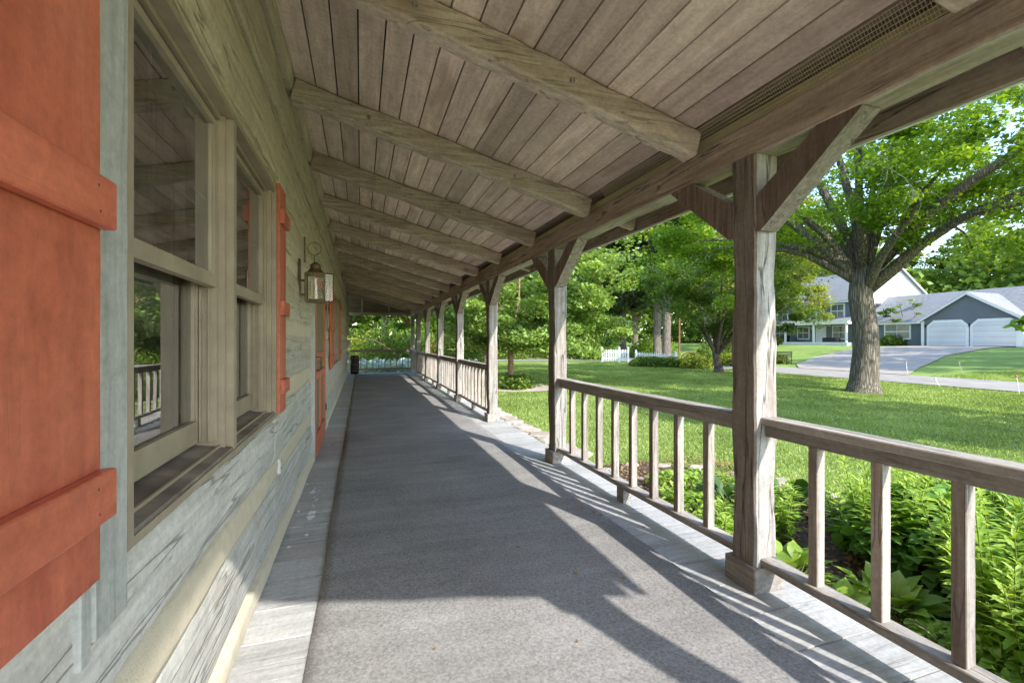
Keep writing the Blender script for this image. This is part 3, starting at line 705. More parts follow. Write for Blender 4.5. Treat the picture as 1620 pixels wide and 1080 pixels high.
b = MB(); b.box((-8.69, -2.99, 2.62), (-.725, 18.65, 2.7)); b.box((-5.2, -2.98, .001), (-5.1, 18.64, 2.61)); b.box((-5.09, 7.9, .001), (-.75, 8.0, 2.61)); b.box((-5.09, .1, .001), (-.75, .2, 2.61))
b.build('room_wall', M['plaster'], house)
# corner: crossing log ends at the far corner
b = MB()
for li, (z0, z1) in enumerate(LOGS[:7]):
    if li % 2 == 0: b.box((-.66, 18.87, z0+.01), (-.385, 19.10, z1-.01))
    else: b.box((-.66, 18.87, z0+.02), (-.44, 19.06, z1-.02))
b.build('corner_logs', M['log'], house)

def double_window(y0, y1, z0, z1, nunits, parent):
    """outer frame with mullions, sill, sashes and panes"""
    XO = XW+.008                                   # face of the outer trim
    fr = MB()
    fr.box((-.70, y0, z0), (XO, y0+.03, z1)); fr.box((-.70, y1-.03, z0), (XO, y1, z1))
    fr.box((-.70, y0+.031, z1-.025), (XO, y1-.031, z1)); fr.box((-.70, y0+.031, z0), (XO, y1-.031, z0+.022))
    # stepped inner stops at head
    fr.box((-.69, y0+.031, z1-.045), (-.535, y1-.031, z1-.026)); fr.box((-.69, y0+.031, z1-.058), (-.57, y1-.031, z1-.0455))
    win = fr.build('window', M['trim'], parent)
    mw = .07; fr_r = .09 if nunits > 1 else .03; wt = (y1-y0-.03-fr_r); uw = (wt - mw*(nunits-1))/nunits
    for k in range(nunits-1):
        ym = y0+.03+uw*(k+1)+mw*k
        mb = MB(); mb.box((-.69, ym, z0+.0225), (XO-.03, ym+mw, z1-.0265)); mb.build('mullion', M['trim'], win)
        mb = MB(); mb.box((XO-.0299, ym+.022, z0+.0225), (XO-.003, ym+mw-.004, z1-.0265)); mb.build('mullion_cover', M['trim'], win)
    if nunits > 1:
        for (ya_, yb_, xx_) in ((y1-.0895, y1-.0605, XO-.045), (y1-.060, y1-.0305, XO-.022)):
            mb = MB(); mb.box((-.69, ya_, z0+.0225), (xx_, yb_, z1-.0265)); mb.build('side_casing', M['trim'], win)
    sl = MB(); sl.add([(-.69, y0+.031, z0+.0225), (XO-.006, y0+.031, z0+.0225), (XO-.006, y1-.031, z0+.0225), (-.69, y1-.031, z0+.0225), (-.69, y0+.031, z0+.068), (XO-.006, y0+.031, z0+.034), (XO-.006, y1-.031, z0+.034), (-.69, y1-.031, z0+.068)], [(0,3,2,1),(4,5,6,7),(0,1,5,4),(1,2,6,5),(2,3,7,6),(3,0,4,7)])
    sl.build('sill', M['sill'], win)
    st = MB(); st.box((XO-.052, y0+.032, z0+.0335), (XO-.044, y1-.032, z0+.050)); st.build('sill_strip', M['trim'], win)
    for k in range(nunits):
        a = y0+.03+(uw+mw)*k; c = a+uw; zm = z0+.70 if z1-z0 > 1 else (z0+z1)/2
        e = .001
        if z1-z0 > 1:
            for (ja, jc) in ((a+e, a+.02), (c-.02, c-e)):
                jb = MB(); jb.box((-.685, ja, z0+.07), (-.545, jc, z1-.059)); jb.build('jamb', M['trim'], win)
            jb = MB(); jb.box((-.600, c-.040, z0+.075), (-.594, c-.0205, z0+.675)); jb.box((-.572, c-.032, z0+.07), (-.566, c-.0205, z0+.675))
            jb.build('sash_track', M['trim'], win)
            a2, c2 = a+.022, c-.022
            # upper sash (outer), lower sash (inner)
            for nm, xf, zz0, zz1 in (('upper_sash', -.545, zm-.02, z1-.06), ('lower_sash', -.603, z0+.072, zm+.03)):
                fs = MB(); w_ = .026; bt = .085 if nm == 'lower_sash' else .05
                fs.box((xf-.032, a2, zz0), (xf, a2+w_, zz1)); fs.box((xf-.032, c2-w_, zz0), (xf, c2, zz1))
                fs.box((xf-.032, a2+w_+e, zz0), (xf, c2-w_-e, zz0+bt)); fs.box((xf-.032, a2+w_+e, zz1-w_), (xf, c2-w_-e, zz1))
                # bead
                fs.box((xf-.02, a2+w_+.002, zz0+bt+.001), (xf-.006, a2+w_+.012, zz1-w_-.001)); fs.box((xf-.02, c2-w_-.012, zz0+bt+.001), (xf-.006, c2-w_-.002, zz1-w_-.001))
                ps = fs.build('sash', M['trim'], win)
                g = MB(); g.quad([(xf-.018, a2+w_, zz0+bt-.004), (xf-.018, c2-w_, zz0+bt-.004), (xf-.018, c2-w_, zz1-w_+.004), (xf-.018, a2+w_, zz1-w_+.004)]); g.build('pane', M['glass'], win)
                if nm == 'upper_sash':
                    for q in (1, 2):
                        ym_ = a2+(c2-a2)*q/3; m_ = MB(); m_.box((xf-.026, ym_-.006, zz0+bt), (xf-.020, ym_+.006, zz1-w_)); m_.build('muntin', M['trim'], win)
                    m_ = MB(); zq = (zz0+zz1)/2; m_.box((xf-.0265, a2+w_, zq-.006), (xf-.0205, c2-w_, zq+.006)); m_.build('muntin', M['trim'], win)
        else:
            g = MB(); g.quad([(-.56, a+.04, z0+.06), (-.56, c-.04, z0+.06), (-.56, c-.04, z1-.06), (-.56, a+.04, z1-.06)]); g.build('pane', M['glass'], win)
    return win
double_window(*OPEN[0], 2, house); double_window(*OPEN[3], 2, house); double_window(*OPEN[2], 1, house)
# curtains inside the first window
b = MB()
for (ya, yb, xx) in ((1.93, 2.36, -.80), (2.95, 3.2, -.80), (9.5, 10.1, -.8)):
    n = 36; vs = []; 
    for i_ in range(n+1):
        t = i_/n; yy = ya+(yb-ya)*t; x_ = xx+.02*math.sin(t*34)
        vs += [(x_, yy, .75), (x_, yy, 2.35)]
    b.add(vs, [(2*i_, 2*i_+2, 2*i_+3, 2*i_+1) for i_ in range(n)])
b.build('curtain', M['curtain'], house, smooth=True)
# grey vertical board beside the first window and under the shutter
b = MB(); b.timber((-.5085, 1.158, .745), (-.5085, 1.158, 2.75), .04, .135, up=(0,1,0), seg=20, jit=.0012, cham=.006)
b.timber((-.512, 1.070, .715), (-.512, 1.070, 2.75), .04, .037, up=(0,1,0), seg=10, jit=.001, cham=.003)
b.build('trim_board', M['greytrim'], house)
# shutters
def shutter(y0, y1, z0, z1, battens, xf, parent, lean=0, ext=-.004, label=None):
    b = MB(); n = 2; w_ = (y1-y0)/n
    for k in range(n):
        b.timber((xf-.012, y0+w_*(k+.5), z0), (xf-.012, y0+w_*(k+.5), z1), .024, w_-.003, up=(0,1,0), seg=12, jit=.0006, cham=.003)
    s = b.build('shutter', M['red'], parent)
    if label: s['label'] = label
    for zb in battens:
        t = MB(); t.timber((xf+.0125, y0-ext*.4, zb), (xf+.0125, y1+ext, zb), .0235, .088, seg=6, jit=.001, cham=.003); t.build('batten', redY, s)
        for yy in (y0+.06, y0+(y1-y0)*.45, y0+(y1-y0)*.55, y1-.06):
            for dz in (-.022, .022):
                q = MB(); c = Vector((xf+.0235, yy+random.uniform(-.006,.006), zb+dz)); q.tube([c, c+Vector((.0015,0,0))], .0027, 8); q.build('nail', M['barkd'], s)
    return s
redY = wood('red_paint_batten', (.44,.105,.058), (.62,.175,.095), 'Y', None, .45, .12, rough=.42, bump=.2, cracks=.1, tintvar=.1)
shutter(.26, 1.030, .895, 2.62, (1.052, 1.575, 2.3), -.452, house, label='large red board shutter with two battens close to the camera')
shutter(3.126, 3.36, .875, 2.30, (1.04, 1.53, 2.10), -.475, house)
shutter(8.1, 8.95, .84, 2.30, (1.04, 1.53, 2.10), -.47, house)
shutter(11.5, 12.3, .84, 2.30, (1.04, 1.53, 2.10), -.47, house)
# door
b = MB(); dy0, dy1 = 5.34, 7.02
b.box((-.70, dy0+.001, .003), (-.478, dy0+.11, 2.10)); b.box((-.70, dy1-.11, .003), (-.478, dy1-.001, 2.10)); b.box((-.70, dy0+.001, 2.101), (-.478, dy1-.001, 2.128))
b.box((-.53, dy0-.05, .12), (-.47, dy0, 2.14))
dj = b.build('door_frame', M['greytrim'], house)
b = MB(); xd0, xd1 = -.515, -.472; a_, c_ = dy0+.112, dy1-.112
b.box((xd0, a_, .02), (xd1, a_+.11, 2.085)); b.box((xd0, c_-.11, .02), (xd1, c_, 2.085))
for (zz0, zz1) in ((.02, .26), (.88, .96), (1.10, 1.19), (1.98, 2.085)): b.box((xd0, a_+.1105, zz0), (xd1, c_-.1105, zz1))
b.box((xd0+.004, (a_+c_)/2-.04, .2605), (xd1-.004, (a_+c_)/2+.04, .8795))
dr = b.build('screen_door', M['red'], house)
b = MB(); b.box((xd0+.012, a_+.1105, .2605), (xd0+.02, c_-.1105, 1.979)); b.build('screen', M['screen'], dr)
b = MB(); b.tube([(xd1, a_+.05, 1.0), (xd1+.05, a_+.05, 1.0), (xd1+.05, a_+.05, 1.14), (xd1, a_+.05, 1.14)], .008, 6); b.build('handle', M['bronze'], dr)
for zz in (.35, 1.75):
    b = MB(); b.box((xd1+.001, c_-.02, zz), (xd1+.012, c_+.03, zz+.09)); b.build('hinge', M['black'], dr)
# outlet on the chinking
b = MB(); b.box((XW-.03, 3.28, .462), (XW+.004, 3.34, .558)); ol = b.build('outlet', M['whitepl'], house)
b = MB()
for zz in (.485, .53): 
    b.box((XW+.0045, 3.292, zz), (XW+.0055, 3.298, zz+.02)); b.box((XW+.0045, 3.315, zz), (XW+.0055, 3.321, zz+.02))
b.build('outlet_slot', M['black'], ol)

# chandelier inside the room (seen through the glass as small warm flames)
def emis(name, c, s):
    m, nt, N, L = newmat(name); e = nd(N, 'ShaderNodeEmission'); e.inputs[0].default_value = (*c, 1); e.inputs[1].default_value = s
    o = nd(N, 'ShaderNodeOutputMaterial'); L.new(e.outputs[0], o.inputs[0]); return m
M['flame'] = emis('lit_bulb', (1, .55, .16), 14)
ch = empty('chandelier', (-1.9, 5.8, 1.6), 'small candle chandelier with lit bulbs seen through the near window', 'chandelier')
b = MB(); c0 = Vector((-1.9, 5.8, 1.62)); b.tube([c0, c0+Vector((0,0,.99))], .012, 6)
for k in range(6):
    a = k*math.pi/3; e_ = c0+Vector((.22*math.cos(a), .22*math.sin(a), .03)); b.tube([c0, c0+Vector((.12*math.cos(a), .12*math.sin(a), -.05)), e_], .008, 6); b.tube([e_, e_+Vector((0,0,.06))], .012, 6)
b.build('frame', M['bronze'], ch)
for k in range(6):
    a = k*math.pi/3; e_ = c0+Vector((.22*math.cos(a), .22*math.sin(a), .092)); b = MB(); b.lathe(e_, [(.0,0),(.010,.012),(.008,.03),(0,.045)], 8); b.build('bulb', M['flame'], ch, True)

# ------------------------------------------------------------------ wall lantern
lx, ly = -.375, 4.30; z0 = 1.665; z1 = 1.905
lan = empty('wall_lantern', (-.49, ly, z0), 'aged bronze box lantern with candle inside and its glass door open on the log wall', 'lantern')
b = MB(); hw = .075
b.box((lx-hw, ly-hw, z0-.008), (lx+hw, ly+hw, z0)); b.box((lx-hw, ly-hw, z1), (lx+hw, ly+hw, z1+.006))
for sx in (-1, 1):
    for sy in (-1, 1): b.box((lx+sx*hw-.006, ly+sy*hw-.006, z0+.0005), (lx+sx*hw+.006, ly+sy*hw+.006, z1-.0005))
b.box((lx-hw+.007, ly-hw-.004, z1-.03), (lx+hw-.007, ly-hw+.004, z1-.001)); b.box((lx-hw+.007, ly-hw-.004, z0+.001), (lx+hw-.007, ly-hw+.004, z0+.018))
b.box((lx-hw-.055, ly-.035, z0-.01), (lx-hw-.045, ly+.035, 2.03)); b.box((lx-hw-.045, ly-.012, z0+.05), (lx-hw-.007, ly+.012, z0+.07)); b.box((lx-hw-.045, ly-.012, z1-.07), (lx-hw-.007, ly+.012, z1-.05))
b.box((-.468, ly-.010, 2.0), (-.455, ly+.010, 2.22))
fr = b.build('frame', M['bronze'], lan)
b = MB(); b.lathe((lx, ly, z1+.006), [(.072,0),(.062,.02),(.045,.04),(.042,.062),(.048,.066),(.03,.085),(.012,.095),(.0,.10)], 14); b.build('cap', M['bronze'], lan, True)
b = MB(); rc_ = Vector((lx-.01, ly, z1+.22)); b.tube([rc_+Vector((.055*math.cos(t), 0, .055*math.sin(t))) for t in [k*math.pi*2/20-.5*math.pi for k in range(21)]], .003, 6); b.tube([(lx-.01, ly, z1+.1), (lx-.01, ly, z1+.165)], .004, 6)
b.build('hanging_ring', M['bronze'], lan)
b = MB(); b.lathe((lx, ly, z0+.001), [(.055,0),(.055,.20)], 20); b.build('glass_chimney', M['lampglass'], lan, True)
b = MB(); b.tube([(lx, ly, z0+.001), (lx, ly, z0+.10)], .011, 10); b.lathe((lx, ly, z0+.10), [(.010,0),(.014,.02),(.008,.04),(0,.06)], 10); b.build('candle', M['candle'], lan, True)
# open glass door hinged at the outer far corner
ang = R(20); dvec = Vector((math.cos(ang), math.sin(ang), 0)); h0 = Vector((lx+hw+.004, ly-hw+.0, 0))
b = MB()
def dpt(s, z): p = h0+dvec*s; return (p.x, p.y, z)
for (sa, za, sb, zb) in ((0,z0,.0,z1),(.072,z0,.072,z1),(0,z1,.072,z1),(0,z0,.072,z0)): b.tube([dpt(sa, za), dpt(sb, zb)], .005, 6)
dd = b.build('lantern_door', M['bronze'], lan)
b = MB(); b.quad([dpt(0,z0), dpt(.072,z0), dpt(.072,z1), dpt(0,z1)]); b.build('pane', M['lampglass'], dd)

# nail / clip on the wall and dark barrel at the end, hanging feeder
bar = empty('rain_barrel', (-.28, 19.0, 0), 'dark round barrel standing at the far end of the porch by the wall', 'barrel')
b = MB(); b.lathe((-.24, 19.02, .002), [(0,0),(.15,0),(.17,.18),(.175,.35),(.17,.55),(.15,.72),(.14,.72),(.14,.70),(0,.70)], 18); b.build('body', M['black'], bar, True)
b = MB()
for z in (.1, .36, .62): b.lathe((-.24, 19.02, z), [(.168,0),(.181,.005),(.181,.03),(.168,.035)], 18)
b.build('hoop', M['barkd'], bar)
fe = empty('hanging_feeder', (1.72, 17.9, 1.95), 'red hummingbird feeder hanging from the beam near the far corner post', 'feeder')
b = MB(); b.lathe((1.72, 17.9, 1.94), [(0,0),(.07,.01),(.085,.04),(.075,.06),(.03,.07)], 14); b.lathe((1.72,17.9,2.16), [(.03,0),(.06,.02),(0,.05)], 14)
b.build('base', M['orange'], fe, True)
b = MB(); b.lathe((1.72, 17.9, 2.012), [(.035,0),(.042,.05),(.036,.15)], 14); b.build('bottle', M['orange'], fe, True)
b = MB(); b.tube([(1.72, 17.9, 2.20), (1.74, 17.9, 2.52)], .003, 5); b.build('hook', M['black'], fe)

# fallen leaves and bits on the floor
LEAFPOS = [(.95,2.75,0),(1.72,3.05,0),(1.70,3.12,0),(1.15,2.33,0),(1.38,2.2,0),(.62,2.42,1),(-.34,6.2,0),(1.35,3.1,2),(.3,1.95,1),(1.65,3.22,0),(1.25,5.2,1),(.9,1.8,1)]
for i_, (xx, yy, q) in enumerate(LEAFPOS):
    b = MB(); s = .021 if q == 0 else .010; an = random.random()*6.28; s *= 1.3 if i_ == 6 else 1
    pts = [(0,-1),(.3,-.3),(.9,-.5),(.55,.1),(.7,.8),(.1,.5),(-.2,1.1),(-.4,.4),(-.9,.3),(-.45,-.2)]
    cz = .0125 if -.2 < xx < 1.74 else .003
    vs = [(xx+s*(p[0]*math.cos(an)-p[1]*math.sin(an)), yy+s*(p[0]*math.sin(an)+p[1]*math.cos(an)), cz+s*.35*abs(p[0])*random.random()) for p in pts] + [(xx, yy, cz+.003)]
    b.add(vs, [(k, (k+1)%10, 10) for k in range(10)])
    o = b.build('fallen_leaf', M['dry'])
    lab = ['small dry brown leaf lying on the porch carpet', None, None][0] if -.2 < xx < 1.74 else ('dry curled leaf on the grey boards beside the log wall' if xx < 0 else 'small dry leaf lying on the boards beside the railing')
    tag(o, lab, 'leaf', 'dry leaves scattered on the porch floor' if -.2 < xx < 1.74 else None)

# ------------------------------------------------------------------ vegetation
def leaf_cloud(name, P, size, mat, parent, upbias=.5, tint=None, rs=RG, aspect=1.0):
    n = len(P); f = rs.normal(size=(n,3)); f[:,2] *= .5; f[:,2] -= .25
    u = rs.normal(size=(n,3)); u[:,2] = np.abs(u[:,2]) + upbias*2
    s = size*rs.uniform(.6, 1.35, n); S = np.stack([s*aspect, s, s], 1)
    t = rs.random(n) if tint is None else tint
    V, F, T = instances(T_DIA, F_DIA, P, f, u, S, t)
    return np_mesh(name, V, F, T, mat, parent)

def poly_branch(p0, p1, n, rs, sag=.0, wob=.12, up=.25):
    """curved path from p0 to p1: leaves upwards first, wobbly"""
    p0 = np.array(p0, float); p1 = np.array(p1, float); L = np.linalg.norm(p1-p0)
    t = np.linspace(0, 1, n)[:,None]
    P = p0*(1-t) + p1*t
    P[:,2] += (np.sin(t[:,0]*math.pi)*L*(up-sag))
    w = rs.normal(size=(n,3))*wob*L/ n; w[0] = 0; w[-1] = 0
    P[1:-1] += np.cumsum(w, 0)[1:-1]*(np.sin(t[1:-1]*math.pi))
    return P

def tree(name, x, y, label, cat='tree', group=None, h=12, tr=.25, fork=3.0, crown=None, nclump=120, nleaf=20000, leaf=.14, mat='leafD', bark='bark', seed=1,
         limbs=7, cl_r=.75, shell=.55, base=None, lean=(0,0), dead=0, twigr=.012, extra=None, flat=.7, upbias=.5, trunks=1, grad=.35, drop=0.0):
    rs = np.random.default_rng(seed); gz = float(H(x, y)) if base is None else base
    t = empty(name, (x, y, gz), label, cat, group)
    crown = crown or [((0, 0, h*.62), (h*.33, h*.33, h*.36))]
    # clump centres
    vol = np.array([c[1][0]*c[1][1]*c[1][2] for c in crown])**.8; vol = vol/vol.sum()
    C = []
    for ci, (c, r) in enumerate(crown):
        k = max(3, int(nclump*vol[ci]))
        d = norm(rs.normal(size=(k,3))); rad = rs.uniform(shell, 1.0, k)**.8
        C.append(np.array(c) + d*rad[:,None]*np.array(r))
    C = np.concatenate(C) + np.array([x, y, gz])
    C[:,2] = np.maximum(C[:,2], gz+.5+rs.random(len(C))*.4)
    # trunk
    b = MB(); nodes = []; nrad = []
    top = np.array([x+lean[0], y+lean[1], gz+fork])
    tp = [np.array([x, y, gz-.15]), np.array([x, y, gz+.05]), np.array([x+lean[0]*.1, y+lean[1]*.1, gz+.35*min(1,fork)])]
    for k in range(1, 5): tp.append(np.array([x, y, gz]) + (top-np.array([x,y,gz]))*(.25*k*.92+.08) + rs.normal(size=3)*tr*.08)
    rr = [tr*1.75, tr*1.4, tr*1.12, tr*1.02, tr*.96, tr*.94, tr*1.0]
    if trunks == 1: b.tube(tp, rr, 18)
    nodes += tp[3:]; nrad += rr[3:]
    # limbs to far clump centres
    idx = []
    ctr = C.mean(0)
    cand = C[rs.permutation(len(C))[:max(limbs*4, 12)]]
    chosen = []
    for c in cand:
        if all(np.dot((c-top)/np.linalg.norm(c-top), (q-top)/np.linalg.norm(q-top)) < .86 for q in chosen): chosen.append(c)
        if len(chosen) >= limbs: break
    for c in (extra or []): chosen.append(np.array(c) + np.array([x, y, gz]))
    for li, c in enumerate(chosen):
        if trunks > 1 and li < trunks:
            st = np.array([x+rs.normal()*tr*.8, y+rs.normal()*tr*.8, gz-.1]); r0 = tr*.8
        else:
            st = top - (top-np.array([x,y,gz]))*rs.uniform(0, .22) if trunks == 1 else nodes[rs.integers(max(1, len(nodes)))]
            r0 = tr*rs.uniform(.38, .62)
            if trunks > 1: r0 *= .5
        P = poly_branch(st, c, 9, rs, up=.12 if c[2] > st[2]+1 else .2)
        Rr = np.linspace(r0, max(.02, tr*.06), 9)
        b.tube(P, list(Rr), 9)
        nodes += list(P[2:]); nrad += list(Rr[2:])
    NP_ = np.array(nodes)
    # twigs to clumps
    order = np.argsort(np.linalg.norm(C-top, axis=1))
    for ci in order:
        c = C[ci]; d = np.linalg.norm(NP_-c, axis=1) + np.maximum(0, NP_[:,2]-c[2])*.5; j = int(np.argmin(d))
        P = poly_branch(NP_[j], c, 5, rs, up=.1, wob=.3)
        r0 = min(nrad[j]*.6, .02+.018*d[j])
        b.tube(P, list(np.linspace(r0, twigr*.6, 5)), 5, cap=False)
        NP_ = np.concatenate([NP_, P[2:]]); nrad += [r0*.6, r0*.4, r0*.3]
    b.build('trunk', M[bark], t, True)
    # leaves: flattened clumps along the twigs
    per = rs.multinomial(nleaf, rs.dirichlet(np.full(len(C), 2.2)))
    ids = np.repeat(np.arange(len(C)), per)
    off = rs.normal(size=(nleaf,3)); off = off/np.maximum(1e-6, np.linalg.norm(off, axis=1, keepdims=True))*(rs.random((nleaf,1))**.5)
    rad = cl_r*rs.uniform(.55, 1.25, len(C)); off *= rad[ids][:,None]; off[:,2] *= flat
    off[:,2] -= drop*(off[:,0]**2+off[:,1]**2)/np.maximum(rad[ids],.1)
    P = C[ids] + off
    kp = ~((P[:,0] < 2.75) & (P[:,0] > -9.5) & (P[:,1] < 20.0) & (P[:,1] > -3.8) & (P[:,2] < 3.6)); P = P[kp]; ids = ids[kp]; nleaf = len(P)
    ctint = rs.random(len(C))
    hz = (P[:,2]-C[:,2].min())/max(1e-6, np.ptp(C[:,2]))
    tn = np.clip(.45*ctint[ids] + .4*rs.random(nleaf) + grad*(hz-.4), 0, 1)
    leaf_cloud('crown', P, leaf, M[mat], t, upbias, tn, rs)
    if dead:
        b = MB()
        for k in range(dead):
            c = C[rs.integers(len(C))] if not extra else C[rs.integers(len(C))]
            d = norm(rs.normal(size=(1,3)))[0]; d[2] = -abs(d[2])*.5-.1; e = c + d*rs.uniform(.8, 1.9)
            P = poly_branch(c, e, 7, rs, up=.1, wob=.5); b.tube(P, list(np.linspace(.014, .004, 7)), 4, cap=False)
            for q in range(7):
                s_ = P[rs.integers(1, 7)]; e2 = s_ + norm(rs.normal(size=(1,3)))[0]*rs.uniform(.3, .7) + d*.25
                b.tube(poly_branch(s_, e2, 4, rs, wob=.4), [.007,.005,.004,.003], 4, cap=False)
        b.build('dead_branches', M['twig'], t)
    return t

TH = math.atan(239/720); S_, C_ = math.sin(TH), math.cos(TH)
def at(u, d):          # ground point: picture column and depth (used only while drawing up the plan)
    l = (u-810)/720*d; return d*S_+l*C_, d*C_-l*S_

# the big maple on the lawn
tree('maple_tree', 15.6, 10.5, 'large old maple with thick grey trunk on the lawn before the blue house', h=13, tr=.355, fork=4.1,
     crown=[((0,0,8.8),(6.4,6.4,4.4)), ((1.4,1.8,7.0),(4.8,4.8,1.8)), ((-.5,-3.4,5.4),(3.2,3.0,1.7)), ((2.2,-4,7.2),(3.5,3.0,2.6)), ((4.3,-1.9,5.7),(2.6,2.2,1.2)), ((-3.4,2.4,6.0),(2.6,2.6,1.9)), ((-1.8,3.2,3.9),(1.1,1.1,1.5))],
     nclump=430, nleaf=135000, leaf=.125, mat='leafA', seed=5, limbs=11, cl_r=.8, shell=.62, dead=40, flat=.5, grad=.15,
     extra=[(-3.6,2.8,5.0), (.5,-4.6,5.2), (2.5,-5.5,6.4), (-1.2,.8,9.5), (1.0,-1.4,10.0), (-4.4,3.2,6.6), (-2.1,-3.4,6.0)])
# tree right of the frame with a low branch hanging into view
tree('shade_tree', 13.2, .1, 'leafy shade tree on the lawn to the right, casting its shadow on the grass', h=10, tr=.22, fork=2.6,
     crown=[((0,-.3,6.4),(4.0,3.6,2.8)), ((-1.6,1.4,6.0),(1.8,1.6,1.3))], nclump=190, nleaf=52000, leaf=.20, mat='leafA', seed=9, limbs=6, cl_r=.6, shell=.3)
tree('young_sapling', 8.95, 2.75, 'thin young sapling with sparse leafy branch tips at the right edge over the lawn', h=2.6, tr=.022, fork=.9, crown=[((-.40,.85,1.92),(.22,.42,.16)), ((-.15,.45,1.15),(.12,.22,.12)), ((.4,-.3,2.2),(.5,.5,.4))], nclump=26, nleaf=420, leaf=.135, mat='leafA', bark='barkd', seed=12, limbs=5, cl_r=.16, shell=.1, flat=.4, twigr=.006)
tree('roadside_tree', 37, 7.0, 'tall tree beyond the road right of the driveway casting shade on it', h=15, tr=.3, fork=3, crown=[((0,0,9.5),(6.5,6.5,5))], nclump=90, nleaf=9000, leaf=.42, mat='leafD', seed=61, limbs=6, cl_r=1.3, shell=.3)
tree('roadside_tree', 48, 6.0, 'tall tree beside the neighbour garage casting shade on its front', h=17, tr=.3, fork=3, crown=[((0,0,11),(6.5,6.5,6))], nclump=90, nleaf=9000, leaf=.42, mat='leafD', seed=62, limbs=6, cl_r=1.3, shell=.3)
# pale green tree by the porch
tree('dogwood_tree', *at(808, 15.5), 'pale green dense tree with reddish trunk growing beside the walkway', h=7.5, tr=.10, fork=1.5,
     crown=[((.3,-.9,1.75),(1.9,1.3,.85)), ((1.1,-.2,4.0),(3.3,3.0,2.9)), ((1.7,-.6,2.1),(2.3,2.0,1.1)), ((-1.6,1.4,3.4),(2.4,2.4,2.3)), ((2.7,.2,3.2),(1.4,1.6,2.4))], nclump=340, nleaf=80000, leaf=.135, mat='leafB', bark='barkr', seed=21, limbs=8, cl_r=.62, shell=.5, flat=.4, upbias=1.2, grad=.1)
# dark multi-stemmed tree
tree('crabapple_tree', *at(1137, 23.5), 'dark green low tree with leaning multiple trunks at the lawn edge', h=7.5, tr=.19, fork=1.0, trunks=1, lean=(-.1,.1),
     crown=[((.4,-.6,4.4),(3.7,3.7,2.4)), ((1.5,-1.8,3.0),(2.0,2.0,1.6)), ((-1.8,.9,4.8),(2.6,2.6,1.8)), ((0.6,-.2,2.2),(1.6,1.5,.9))], nclump=190, nleaf=27000, leaf=.14, mat='leafC', bark='barkd', seed=33, limbs=8, cl_r=.65, shell=.35, dead=42, flat=.55,
     extra=[(-2.2,1.0,4.0),(1.6,-1.2,4.2),(.2,0,5.2)])
# yellow-leaved tree left of the maple, hanging over the neighbour's porch
tree('honeylocust_tree', *at(1203, 25.0), 'yellow-green fine-leaved tree drooping in front of the neighbour porch', h=10, tr=.14, fork=3.4,
     crown=[((.6,-.2,7.4),(3.0,3.0,2.8)), ((2.5,-.9,4.3),(1.0,1.0,1.5)), ((1.4,-.4,5.6),(1.5,1.5,1.4)), ((3.4,-1.2,3.2),(.5,.5,.8))], nclump=130, nleaf=20000, leaf=.13, mat='leafY', bark='barkd', seed=41, limbs=6, cl_r=.6, shell=.4, flat=.6)
# trees around the far end of the porch
tree('redbud_tree', 2.8, 26.2, 'spreading low tree with arching dark branches beyond the far porch railing', h=6.5, tr=.055, fork=.8, trunks=3,
     crown=[((-1.2,0,3.9),(3.8,2.6,1.9)), ((1.2,-1,4.6),(2.4,2.2,1.6)), ((-3.6,.4,3.0),(1.8,1.8,1.3))], nclump=170, nleaf=20000, leaf=.17, mat='leafC', bark='barkd', seed=52, limbs=9, cl_r=.6, shell=.2, flat=.35)
tree('lilac_tree', 6.2, 23.2, 'mid green bushy tree behind the pale green one', h=6, tr=.12, fork=1.2,
     crown=[((0,0,3.6),(2.6,2.6,2.6)), ((-1.6,-1.2,4.2),(2.0,2.0,2.0))], nclump=120, nleaf=16000, leaf=.17, mat='leafD', bark='barkd', seed=57, limbs=6, cl_r=.7, shell=.4)
